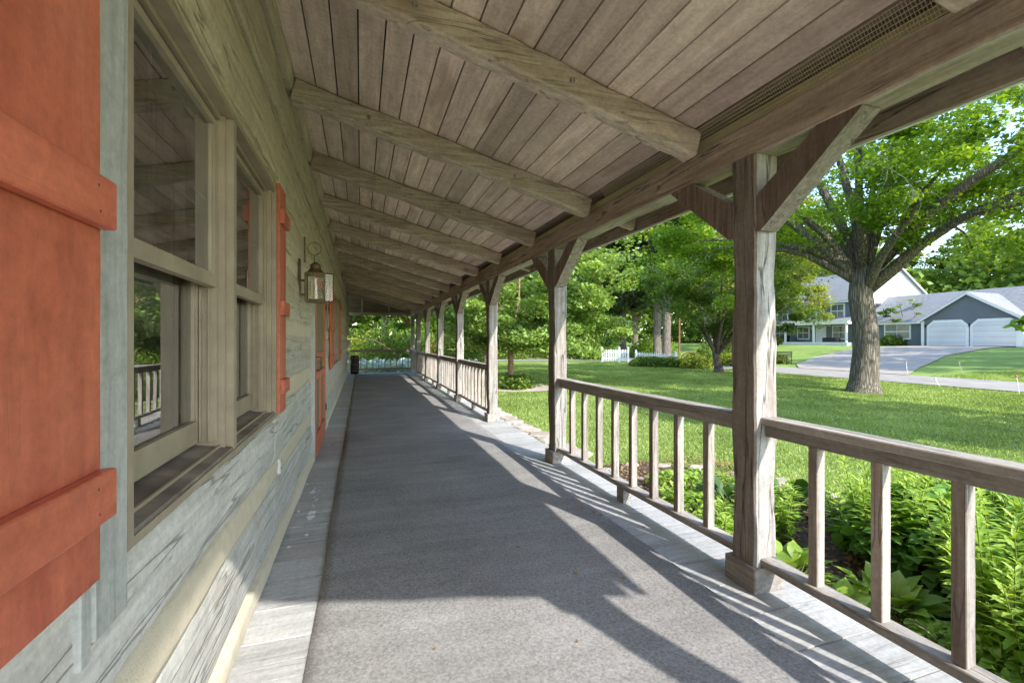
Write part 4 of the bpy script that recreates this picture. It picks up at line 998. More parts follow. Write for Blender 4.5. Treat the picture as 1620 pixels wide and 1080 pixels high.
# mid-distance trees across the side road: (u, depth, height, crown w, fork, mat, n, label)
MID = [(1040, 40, 15, 4.6, 5.5, 'leafE', 'tall dark conifer with bare lower trunk left of the low dark tree', 'bark', 23000),
       (985, 44, 14, 4.2, 4.5, 'leafE', 'dark conifer standing behind the white picket fence', 'barkd', 20000),
       (1005, 55, 17, 5.4, 4.5, 'leafD', 'tall green tree rising behind the dark conifers', 'bark', 16000),
       (1055, 37, 16, 4.0, 5.0, 'leafA', 'bright green tree with pale double trunk behind the low picket fence', 'bark', 21000),
       (905, 48, 15, 5.6, 2.2, 'leafA', 'broad leafy tree beyond the side road behind the pale green tree', 'barkd', 16000),
       (840, 50, 16, 6.0, 2.5, 'leafD', 'rounded woodland tree behind the middle porch posts', 'barkd', 15000),
       (760, 44, 14, 5.6, 2.5, 'leafD', 'green tree showing between the far porch posts', 'barkd', 13000),
       (690, 40, 13, 5.2, 2.2, 'leafA', 'light green tree beyond the far porch corner', 'barkd', 12000),
       (610, 42, 14, 6.0, 4.0, 'leafY', 'yellow-green tree behind the far end railing', 'barkd', 14000),
       (540, 46, 14, 5.5, 3.5, 'leafD', 'green tree farthest left behind the log house corner', 'barkd', 8000),
       (1120, 52, 17, 6.0, 3.5, 'leafY', 'sunny yellow-green tree behind the leaning trunks', 'bark', 16000),
       (1190, 58, 18, 6.5, 4.0, 'leafD', 'tall tree behind the nearest porch post', 'bark', 15000),
       (1245, 72, 19, 7.0, 4.0, 'leafD', 'woodland tree behind the left end of the neighbour house', 'barkd', 15000),
       (1310, 82, 20, 7.5, 4.0, 'leafC', 'dark woodland tree over the neighbour roof ridge', 'barkd', 14000),
       (1395, 86, 21, 7.5, 5.0, 'leafD', 'woodland tree right behind the white gable', 'barkd', 14000),
       (1470, 84, 19, 7.0, 4.0, 'leafC', 'dark tree behind the garage wing left part', 'barkd', 16000),
       (1535, 82, 20, 7.5, 4.0, 'leafD', 'green tree behind the garage roof peak', 'barkd', 17000),
       (1600, 80, 20, 7.5, 4.0, 'leafC', 'dark tree behind the right end of the garage', 'barkd', 17000),
       (1680, 76, 19, 7.5, 4.0, 'leafD', 'woodland tree at the right edge beyond the garage', 'barkd', 14000)]
for k, (u, d, h, cw, fk, mt, lab, bk, n) in enumerate(MID):
    x_, y_ = at(u, d); lo = fk
    tree('woodland_tree' if mt != 'leafE' else 'conifer_tree', x_, y_, lab, group='trees growing beyond the lawn', h=h, tr=.24+.006*h, fork=fk,
         crown=[((0,0,(h+lo)/2),(cw,cw,(h-lo)/2)), ((cw*.35,-cw*.3,lo+.28*(h-lo)),(cw*.8,cw*.8,(h-lo)*.3))], nclump=110, nleaf=n, leaf=.24+.0035*d, mat=mt, bark=bk, seed=100+k, limbs=6, cl_r=1.15 if mt != 'leafE' else .95, shell=.45, flat=.6 if mt != 'leafE' else .45, twigr=.03)
# far woods: one mass behind everything
P = []; n = 120000
ang = RG.uniform(R(-14), R(84), n); dist = RG.uniform(92, 118, n)
hh = 15 + 3.0*np.sin(ang*23) + 2.0*np.sin(ang*51+1) + 1.5*np.sin(ang*97)
z = hh*(RG.random(n)**.8); PX = dist*np.sin(ang); PY_ = dist*np.cos(ang)
PP = np.stack([PX, PY_, H(PX, PY_)+z], 1)
blob = np.sin(PX*.9)+np.sin(PY_*.8+1)+np.sin(z*1.1+PX*.3)
PP = PP[blob > -1.1]
woods = leaf_cloud('far_woods', PP, 1.05, M['leafD'], None, .3, np.clip(.25+.5*RG.random(len(PP)), 0, 1))
tag(woods, 'distant mass of green woods closing off the view', 'woods', kind='stuff')
# undergrowth at the wood's edge beyond the side road
def bush(name, x, y, r, h, mat, label, n=2500, leaf=.1, seed=1, group=None, cat='shrub'):
    rs = np.random.default_rng(seed); gz = float(H(x, y)); t = empty(name, (x, y, gz), label, cat, group)
    d = norm(rs.normal(size=(n,3))); d[:,2] = np.abs(d[:,2]); q = rs.random((n,1))**.35
    lump = 1 + .22*np.sin(d[:,0:1]*5+seed)*np.cos(d[:,1:2]*4+seed*2)
    P = np.array([x, y, gz+.03]) + d*q*lump*np.array([r, r, h])
    leaf_cloud('foliage', P, leaf, M[mat], t, .4, None, rs)
    b = MB()
    for k in range(7):
        a = rs.random()*6.28; e = np.array([x+math.cos(a)*r*.6, y+math.sin(a)*r*.6, gz+h*.8]); b.tube(poly_branch((x, y, gz-.05), e, 5, rs), [.02,.015,.012,.01,.005], 5)
    b.build('stem', M['barkd'], t)
    return t
BUSH = [(1120, 36, 1.5, 1.0, 'leafD', 'rounded green shrub behind the hoop'), (1165, 30, 1.6, .9, 'leafY', 'yellow-green perennials right of the leaning trunks'),
        (1100, 27.5, 1.0, .7, 'leafY', 'yellow-green weeds left of the leaning trunks'), (1050, 29.0, 1.3, .62, 'leafC', 'dark daylily clump along the foot of the low picket fence'),
        (1022, 29.5, 1.2, .55, 'leafC', 'dark foliage at the left foot of the low picket fence'), (940, 40, 2.2, 1.4, 'leafD', 'shrub left of the white picket fence'),
        (1030, 44, 2.4, 1.9, 'leafA', 'bright shrub behind the picket fences'), (1150, 44, 2.4, 1.5, 'leafD', 'big shrub far behind the leaning trunks'),
        (880, 43, 2.6, 1.2, 'leafC', 'dark shrub across the side road behind the second post'), (800, 42, 2.6, 1.2, 'leafD', 'shrub across the side road behind the pale tree'),
        (1225, 33, 1.0, .5, 'leafY', 'small yellow shrub beside the bench'), (1410, 47.5, 1.2, 1.0, 'leafC', 'dark shrub under the neighbour wing window'), (1436, 48.5, .9, .9, 'leafD', 'round shrub beside the neighbour garage'),
        (615, 30, 2.4, 2.6, 'leafD', 'leafy shrub beyond the silver plants'), (575, 32, 2.6, 2.2, 'leafY', 'yellow-green shrub beyond the far railing'), (655, 31, 2.4, 2.4, 'leafA', 'bright shrub beyond the corner post'),
        (812, 14.9, .75, .42, 'leafC', 'low dark leafy plant at the foot of the reddish trunk'), (720, 20, 1.4, 1.5, 'leafC', 'dark evergreen shrub beside the far railing')]
for k, (u, d, r, h, mt, lab) in enumerate(BUSH):
    x_, y_ = at(u, d); bush('shrub', x_, y_, r, h, mt, lab, n=int(900+1500*r), leaf=.07+.0035*d, seed=300+k)
x_, y_ = at(690, 27); bush('red_shrub', x_, y_, 1.0, 2.1, 'leafR', 'red-leaved shrub showing between the far porch posts', 500, .13, 400)
x_, y_ = at(1430, 47.5)
tree('ornamental_tree', x_, y_, 'small thin-leaved ornamental tree before the neighbour wing', h=4.4, tr=.10, fork=1.4, crown=[((0,0,3.5),(2.1,2.1,1.3))], nclump=24, nleaf=900, leaf=.26, mat='leafC', bark='barkd', seed=77, limbs=6, cl_r=.5, shell=.6, flat=.3)

# lawn: grass blades, denser near
def lawn_points(n, rmin, rmax, a0, a1, p=1.0):
    r = rmin + (rmax-rmin)*RG.random(n)**p; a = RG.uniform(R(a0), R(a1), n); return r*np.sin(a), r*np.cos(a), r
X1, Y1, r1 = lawn_points(330000, 4.2, 34, 12, 68, .95)
BED = lambda X, Y: ((X < 4.35+.3*np.sin(Y*1.3)) & (Y < 4.9)) | ((X < 3.0+.12*np.sin(Y*2)) & (Y < 30)) | (X < 2.3)
tx0, ty0 = at(812, 15.0)
def keep_mask(X, Y):
    return (~BED(X, Y)) & ~((X > 20.0) & (X < 25.0)) & ~((Y > 33.0)&(X<21)) & (np.hypot(X-15.6, Y-10.5) > .6) & (np.hypot((X-tx0), (Y-ty0)) > 1.15)
k = keep_mask(X1, Y1) & ~((X1 > 24.5) & (Y1 > 14)); X1, Y1, r1 = X1[k], Y1[k], r1[k]
P = np.stack([X1, Y1, H(X1, Y1)-.005], 1); n = len(P)
f = RG.normal(size=(n,3))*.55; f[:,2] = 1.0; u_ = RG.normal(size=(n,3)); u_[:,2] = 0
T_BL = np.array([(-.5,0,0),(.5,0,0),(.0,1,.25)]); F_BL = np.array([(0,1,2)])
sl = (.026+.024*RG.random(n))*(1+.02*r1); sw = .006+.00135*r1
pn = .5+.25*np.sin(X1*.7+np.sin(Y1*.5))*np.cos(Y1*.9)
V, F, T = instances(T_BL, F_BL, P, f, u_, np.stack([sw, sl, sl], 1), np.clip(.55*RG.random(n)+.45*pn, 0, 1))
gr = np_mesh('grass', V, F, T, M['grass']); tag(gr, 'mown green grass of the lawn', 'grass', kind='stuff')

# flower bed soil, flagstones and edging stones
def patch(name, pts, dz, mat, kind='structure', res=.35):
    o = curve_sheet(name, pts[0], pts[1], dz, mat, 60, 8); return o
patch('garden_bed', ([(2.20,-2.5),(2.20,5.0)], [(4.5,-2.5),(4.4,1.5),(4.45,3.5),(3.5,5.0)]), .02, M['mulch'])
a_ = np.linspace(0, 2*math.pi, 24)
curve_sheet('mulch_ring', [(tx0, ty0)]*2+[(tx0+.001, ty0)], [(tx0, ty0)]*3, .02, M['mulch'], 4, 2) if False else None
b = MB(); b.add([(tx0+.2, ty0-.1, float(H(tx0,ty0))+.05)]+[(tx0+.2+1.25*math.cos(t)*(1+.1*math.sin(3*t)), ty0-.1+1.2*math.sin(t)*(1+.12*math.cos(2*t)), float(H(tx0,ty0))+.015) for t in a_[:-1]], [(0, i_+1, (i_+1)%23+1) for i_ in range(23)])
tag(b.build('mulch_ring', M['stone']), kind='structure')
def stone(b, x, y, z, rx, ry, h, n=9, dome=.4):
    an = random.random()*6.28; pr = [(random.uniform(.8,1.12)) for _ in range(n)]
    vs = []
    for lv, sc_ in ((0, 1.0), (.7, 1.0), (1, .82)):
        for k in range(n):
            t = an + 2*math.pi*k/n; vs.append((x+rx*pr[k]*sc_*math.cos(t), y+ry*pr[k]*sc_*math.sin(t), z+h*lv+random.uniform(-.1,.1)*h*(lv>.9)))
    fs = [(l*n+k, l*n+(k+1)%n, (l+1)*n+(k+1)%n, (l+1)*n+k) for l in range(2) for k in range(n)] + [tuple(2*n+k for k in range(n))]
    b.add(vs, fs)
path = MB()
for yy in np.arange(4.6, 20, .42):
    for xx in (2.42, 2.78):
        if yy < 5.2 and xx > 2.6: continue
        stone(path, xx+random.uniform(-.03,.03), yy+random.uniform(-.05,.05)+(xx-2.42)*.5, float(H(2.4, yy))+.0, .20, .235, .045+random.uniform(0,.01), 8)
tag(path.build('flagstone_path', M['stone']), kind='structure')
STONES = [(3.55,4.75,.12),(3.85,4.5,.15),(4.1,4.15,.13),(4.3,3.75,.16),(4.45,3.35,.14),(4.5,2.9,.17),(4.5,2.4,.15),(4.5,1.95,.16),(4.5,1.45,.15),(4.5,.95,.16),(3.2,4.9,.12),(2.8,4.8,.11),(3.0,4.4,.09),(2.75,4.2,.08),(3.3,4.2,.08)]
for k, (xx, yy, r_) in enumerate(STONES):
    b = MB(); stone(b, xx, yy, float(H(xx, yy))-.03, r_*.8, r_*.6, r_*.6); o = b.build('edging_stone', M['stone'])
    tag(o, 'rough pale stone in the edging row between the flower bed and lawn', 'stone', 'stones edging the flower bed')
# dead leaf litter / mulch chips as small flakes in the bed
n = 5000; X2 = RG.uniform(2.26, 4.4, n); Y2 = RG.uniform(-1, 5.0, n)
P = np.stack([X2, Y2, H(X2, Y2)+.03+.02*RG.random(n)], 1)
ml = leaf_cloud('leaf_litter', P, .04, M['dry'], None, 2.5); tag(ml, 'dry brown leaf litter over the flower bed soil', 'litter', kind='stuff')

# perennials with upright leafy stalks
def stalk_plant(x, y, r, h, ns, seed, label, mat='leafP', ll=.095, group='leafy stalk plants in the flower bed', dens=1.0):
    rs = np.random.default_rng(seed); gz = float(H(x, y)); t = empty('leafy_perennial', (x, y, gz), label, 'plant', group)
    b = MB(); PS = []; FW = []; SZ = []; TT = []
    for s in range(ns):
        a = rs.random()*6.28; q = r*math.sqrt(rs.random()); bx_, by_ = x+q*math.cos(a)*.6, y+q*math.sin(a)*.6
        hs = h*rs.uniform(.7, 1.08); tx_, ty_ = x+q*math.cos(a)*1.25+rs.normal()*.03, y+q*math.sin(a)*1.25+rs.normal()*.03
        pts = [np.array([bx_+(tx_-bx_)*k_**1.3, by_+(ty_-by_)*k_**1.3, gz+hs*k_]) for k_ in np.linspace(0, 1, 6)]
        b.tube(pts, list(np.linspace(.0045, .002, 6)), 4, cap=False, tint=.5)
        nl = int(hs/.028*dens); rot = rs.random()*6.28
        for k_ in range(nl):
            tt = .12 + .88*(k_/nl); i_ = min(4, int(tt*5)); fr_ = tt*5-i_; p = pts[i_]*(1-fr_)+pts[i_+1]*fr_
            for side in (0, math.pi):
                an = rot + k_*1.57*.95 + side + rs.normal()*.25
                el = .15 + .9*max(0, tt-.75)*3 + rs.normal()*.15
                PS.append(p); FW.append((math.cos(an)*math.cos(el), math.sin(an)*math.cos(el), math.sin(el)))
                sz = ll*(1.1 - .55*max(0, tt-.55)/.45)*rs.uniform(.75, 1.15)*(0.6+.4*min(1, tt*3)); SZ.append(sz); TT.append(np.clip(.15+.55*tt**1.5+.3*rs.random(), 0, 1))
    b.build('stem', M['stem'], t)
    PS = np.array(PS); n = len(PS); up_ = np.tile([0,0,1.0], (n,1))+rs.normal(size=(n,3))*.15; SZ = np.array(SZ)
    V, F, T = instances(T_LAN, F_LAN, PS, np.array(FW), up_, np.stack([SZ*1.15, SZ, SZ], 1), np.array(TT))
    np_mesh('leaves', V, F, T, M[mat], t); return t
def hosta(x, y, r, n, seed, mat, label, group=None, ll=.26, zz=None, cat='plant', elr=(.1,1.15)):
    rs = np.random.default_rng(seed); gz = float(H(x, y)); t = empty('hosta', (x, y, gz), label, cat, group)
    a = rs.random(n)*6.28; el = rs.uniform(*elr, n)
    P = np.stack([x+np.cos(a)*.03, y+np.sin(a)*.03, np.full(n, gz)], 1)
    fw = np.stack([np.cos(a)*np.cos(el), np.sin(a)*np.cos(el), np.sin(el)], 1)
    stl = r*rs.uniform(.35, .75, n); Q = P + fw*stl[:,None]
    b = MB()
    for i_ in range(n): b.tube([P[i_], (P[i_]+Q[i_])/2+np.array([0,0,.01]), Q[i_]], [.004,.004,.003], 4, cap=False)
    b.build('stem', M['stem'], t)
    f2 = fw.copy(); f2[:,2] -= .25; s = ll*rs.uniform(.7, 1.15, n)
    V, F, T = instances(T_BRD, F_BRD, Q, f2, np.tile([0,0,1.0],(n,1))+rs.normal(size=(n,3))*.12, s, np.clip(rs.random(n)+.0,0,1))
    # pale margins: edge faces brighter
    T = np.clip(T*.6 + np.tile(np.array([.0,.12,.05,.2,.1,.2,.1,.2,.1,.25,.3,.35]), n), 0, 1)
    np_mesh('leaves', V, F, T, M[mat], t, True); return t
SP = [(2.72,.62,.26,.66,12),(3.05,.95,.26,.70,12),(2.62,.15,.28,.62,12),(3.25,1.55,.24,.62,11),(3.5,1.0,.28,.66,12),(3.05,.35,.28,.72,12),(3.55,.4,.28,.68,12),(3.4,2.15,.26,.60,11),
      (3.85,1.7,.26,.62,11),(2.6,-.35,.28,.66,11),(3.1,-.25,.28,.7,11),(3.7,2.55,.22,.52,9),(3.1,2.75,.18,.46,9),(4.05,.9,.24,.6,10),(2.55,2.75,.14,.40,6),(2.66,3.45,.10,.26,4)]
SP += [(2.78,1.12,.20,.46,9),(2.70,.72,.24,.56,10),(3.0,1.3,.28,.72,12),(3.35,.1,.3,.76,12),(3.7,1.35,.28,.7,12),(4.1,.4,.26,.66,10),(3.9,2.15,.24,.6,10),(2.95,.05,.26,.68,12),(4.2,1.2,.22,.6,9)]
for k, (x_, y_, r_, h_, n_) in enumerate(SP):
    stalk_plant(x_, y_, r_, h_*(1.12 if y_ < 2.2 else 1.0), n_*2, 500+k, 'upright leafy perennial with narrow bright green leaves in the flower bed', ll=.105)
HS = [(2.50,1.80,.20,60,'leafH','yellow-green hosta with pale edges beside the nearest post'),(2.86,1.78,.22,64,'leafH','light green hosta just outside the railing right of the nearest post'),(2.66,2.22,.20,54,'leafH','yellow hosta behind the nearest post seen between balusters'),
      (3.25,3.35,.30,52,'leafHD','dark hosta with cream-edged leaves between the balusters'),(3.75,3.15,.32,52,'leafHD','dark cream-edged hosta behind the nearest post'),(4.05,2.55,.30,46,'leafHD','dark hosta near the lawn edge right of the nearest post')]
for k, (x_, y_, r_, n_, mt, lab) in enumerate(HS): hosta(x_, y_, r_, n_, 700+k, mt, lab, ll=.15 if mt == 'leafH' else .18)
# low vine mass with broad leaves filling the bed on the right
def vine(x, y, rx, ry, h, n, seed, label, mat='leafV', ll=.075, group=None):
    rs = np.random.default_rng(seed); gz = float(H(x, y)); t = empty('garden_vine', (x, y, gz), label, 'plant', group)
    a = rs.random(n)*6.28; q = np.sqrt(rs.random(n)); px, py = x+rx*q*np.cos(a), y+ry*q*np.sin(a)
    top = h*(1-.55*q**2)*(1+.18*np.sin(px*7)+.18*np.cos(py*6)); z = gz + top*(1-.6*rs.random(n)**2.2)
    fw = rs.normal(size=(n,3)); fw[:,2] = -.35+.35*rs.normal(size=n)
    up_ = rs.normal(size=(n,3))*.45; up_[:,2] += 1
    V, F, T = instances(T_BRD, F_BRD, np.stack([px,py,z],1), fw, up_, ll*np.stack([rs.uniform(1.0,1.5,n), rs.uniform(.7,1.2,n), np.ones(n)],1), np.clip(rs.random(n)*.7+.3*(z-gz)/h,0,1))
    np_mesh('leaves', V, F, T, M[mat], t, True)
    b = MB()
    for k in range(12):
        a2 = rs.random()*6.28; b.tube(poly_branch((x, y, gz), (x+rx*.7*math.cos(a2), y+ry*.7*math.sin(a2), gz+h*.7), 6, rs), [.006]*6, 4, cap=False)
    b.build('stem', M['stem'], t); return t
VN = [(2.62,2.75,.28,.42,.20,700,'low light green weeds in the soil left of the nearest post'),(2.62,1.30,.26,.35,.24,700,'low small-leaved plants between the yellow hostas and the tall stalks'),(3.95,.35,.65,.75,.62,1500,'dark green broad-leaved vine mound by the bed stones at the right'),(4.2,1.6,.5,.8,.62,1500,'broad-leaved plant mound behind the tall stalks'),(3.55,-.5,.8,.5,.6,1300,'low broad-leaved mound at the right edge of the bed'),
      (3.55,1.9,.45,.6,.5,1100,'broad-leaved plant in the middle of the bed'),(2.55,.85,.28,.6,.22,700,'low small-leaved cover at the deck edge right of the nearest post'),(2.55,-.1,.3,.6,.25,600,'low ground plant at the deck edge at the far right'),(2.85,3.35,.35,.5,.16,500,'low weedy plants in the soil behind the second baluster gap'),(3.3,3.9,.5,.4,.2,700,'low weeds by the edging stones')]
for k, (x_, y_, rx, ry, h_, n_, lab) in enumerate(VN): vine(x_, y_, rx, ry, h_, n_, 800+k, lab, ll=.10 if 2 <= k < 6 else .05, mat='leafV' if 2 <= k < 6 else 'leafP')
# silver-white variegated plants beyond the far railing
k = 0
for row, yy in enumerate((21.0, 22.0, 23.0)):
    for xx in np.arange(-1.2, 5.6, .85):
        hosta(xx+random.uniform(-.15,.15)+row*.3, yy+random.uniform(-.2,.2), .78, 60, 900+k, 'leafW', 'silvery white-edged hosta in the bed beyond the porch end railing', 'silver hostas beyond the porch end', ll=.30, elr=(.15,1.2)); k += 1
# dark foliage plant at the deck end
hosta(.75, 19.9, .3, 30, 980, 'leafV', 'dark leafy plant at the middle foot of the end railing', ll=.2)

# ------------------------------------------------------------------ fences, hoop, pole, bench, stakes, car, lamp post
def picket_fence(pa, pb, h, label, posts, n):
    pa, pb = Vector(pa), Vector(pb); ctr = (pa+pb)/2; gz = float(H(ctr.x, ctr.y))
    t = empty('picket_fence', (ctr.x, ctr.y, gz), label, 'fence'); d = (pb-pa).normalized()
    for s in posts:
        p = pa.lerp(pb, s); b = MB(); b.timber((p.x, p.y, gz), (p.x, p.y, gz+h*1.13), .11, .11, up=(d.x, d.y, 0), seg=1, jit=0, cham=.005)
        b.lathe((p.x, p.y, gz+h*1.13), [(.085,0),(.085,.02),(.0,.08)], 4); b.build('post', M['white'], t)
    for z in (.28, .78):
        b = MB(); b.timber((pa.x, pa.y, gz+h*z), (pb.x, pb.y, gz+h*z), .04, .08, seg=1, jit=0, cham=.004); b.build('rail', M['white'], t)
    nrm = Vector((-d.y, d.x))
    for k in range(n):
        p = pa.lerp(pb, (k+.5)/n) - nrm*.035; b = MB(); e = .035; zt = gz+h*(.98)
        b.timber((p.x, p.y, gz+.06), (p.x, p.y, zt), .02, .07, up=(d.x, d.y, 0), seg=1, jit=0, cham=.002); b.build('picket', M['white'], t)
    return t
ax, ay = at(953, 36); bx2, by2 = at(994, 35.4)
picket_fence((ax, ay), (bx2, by2), .98, 'bright white picket fence section with three posts beside the side road', (0, .66, 1), 15)
ax, ay = at(1006, 34.5); bx2, by2 = at(1069, 29.2)
picket_fence((ax, ay), (bx2, by2), .82, 'weathered white picket fence with dark foliage along its foot', (0, 1), 22)
# rusty pole and wagon wheel
x_, y_ = at(1074.5, 33); gz = float(H(x_, y_)); b = MB(); b.tube([(x_, y_, gz), (x_+.02, y_, gz+3.2)], .055, 8); b.lathe((x_+.02, y_, gz+3.2), [(.055,0),(.08,.01),(.08,.05),(0,.08)], 8)
tag(b.build('rusty_pole', M['rust']), 'thin rust-brown pole standing behind the right end of the picket fence', 'pole')
x_, y_ = at(1090, 28.5); gz = float(H(x_, y_)); wh = empty('wagon_wheel', (x_, y_, gz), 'old dark wagon wheel leaning in the weeds right of the picket fence', 'wheel')
b = MB(); cc = Vector((x_, y_, gz+.42)); ring = [cc+Vector((.55*math.cos(t)*.94, -.55*math.cos(t)*.3, .48*math.sin(t))) for t in np.linspace(0, 2*math.pi, 25)]
b.tube(ring, .028, 6); b.build('rim', M['rust'], wh)
b = MB()
for k in range(0, 24, 3): b.tube([cc, ring[k]], .014, 5)
b.build('spoke', M['rust'], wh)
# bench across the road
x_, y_ = 27.6, 24.0; gz = float(H(x_, y_)); be = empty('garden_bench', (x_, y_, gz), 'dark iron garden bench on the grass across the road', 'bench')
b = MB()
for k in range(4): b.box((x_-.20+k*.11, y_-.6, gz+.43), (x_-.20+k*.11+.08, y_+.6, gz+.45))
b.build('seat', M['black'], be)
b = MB()
for k in range(4): b.box((x_+.24+k*.012, y_-.6, gz+.52+k*.1), (x_+.26+k*.012, y_+.6, gz+.58+k*.1))
b.build('backrest', M['black'], be)
for sy in (-.56, .56):
    for dx in (-.18, .24):
        b = MB(); b.tube([(x_+dx, y_+sy, gz), (x_+dx, y_+sy, gz+(.44 if dx < 0 else .92))], .025, 6); b.build('leg', M['black'], be)
    b = MB(); b.tube([(x_-.2, y_+sy, gz+.44), (x_-.2, y_+sy, gz+.64), (x_+.24, y_+sy, gz+.66)], .02, 6); b.build('armrest', M['black'], be)
# marker stakes in the grass
for (u, d, h_, mat, lab, flag) in ((1436, 22.5, .62, 'pinkflag', 'short stake with a red flower-like top on the grass left of the drive edge', 1), (1523, 22.0, .55, 'leafY', 'thin leaning pale stake on the grass beyond the road', 0), (1487, 16.6, .28, 'white', 'tiny white-tipped stake at the near road edge', 0), (1613, 14.2, .55, 'pinkflag', 'pink-topped garden stake near the right edge', 1)):
    x_, y_ = at(u, d); gz = float(H(x_, y_)); st = empty('marker_stake', (x_, y_, gz), lab, 'stake')
    b = MB(); ln = .06 if flag else .12; b.tube([(x_, y_, gz-.02), (x_-ln*.3, y_+ln, gz+h_)], .012, 5); b.build('rod', M['white'] if mat != 'leafY' else M['curtain'], st)
    b = MB(); b.lathe((x_-ln*.3, y_+ln, gz+h_), [(0,-.03),(.035,-.01),(.04,.02),(0,.05)], 8); b.build('tip', M[mat if mat != 'leafY' else 'curtain'], st, True)
# lamp post by the neighbour house
x_, y_ = 47.5, 31.5; gz = float(H(x_, y_)); lp = empty('lamp_post', (x_, y_, gz), 'dark garden lamp post beside the neighbour driveway', 'lamp post')
b = MB(); b.tube([(x_, y_, gz), (x_, y_, gz+1.45)], .12, 8); b.build('pole', M['black'], lp)
b = MB(); b.lathe((x_, y_, gz+1.45), [(.10,0),(.16,.22),(.18,.24),(.03,.36),(0,.38)], 8); b.build('lamp_head', M['black'], lp)
# parked dark car far down the side drive
x_, y_ = at(921, 45); gz = float(H(x_, y_)); car = empty('parked_car', (x_, y_, gz), 'small dark parked car far away under the trees beyond the side road', 'car')
def car_body(b, cx, cy, gz, ang):
    prof = [(-2.1,.35),(-2.15,.75),(-1.3,.92),(-.7,1.38),(.9,1.42),(1.5,.98),(2.1,.88),(2.15,.4)]
    ca, sa = math.cos(ang), math.sin(ang); vs = []
    for sd in (-.85, .85):
        for (px_, pz) in prof:
            w_ = sd*(.82 if pz > 1.1 else 1); vs.append((cx+px_*ca-w_*sa, cy+px_*sa+w_*ca, gz+pz))
    k = len(prof); b.add(vs, [tuple(range(k)), tuple(reversed(range(k, 2*k)))] + [(j, j+k, (j+1)%k+k, (j+1)%k) for j in range(k)])
b = MB(); car_body(b, x_, y_, gz, 1.2); b.build('body', noisy('car_paint', (.02,.025,.035), (.03,.035,.05), 5, .25, .0, spec=.6), car)
ca, sa = math.cos(1.2), math.sin(1.2)
for px_ in (-1.3, 1.35):
    for sd in (-.82, .82):
        c = Vector((x_+px_*ca-sd*sa, y_+px_*sa+sd*ca, gz+.33)); b = MB(); off = Vector((-sa, ca, 0))*.1; b.tube([c-off, c+off], .33, 14); b.build('wheel', M['black'], car)
        
# black edge of an upturned bench end / bed edging seen over the rail at right
b = MB(); b.timber((5.35, 2.25, -.10), (5.85, .45, -.10), .07, .13, seg=2, jit=0); tag(b.build('landscape_timber', M['black']), 'dark timber edge lying on the lawn at the right, seen just above the railing', 'timber')

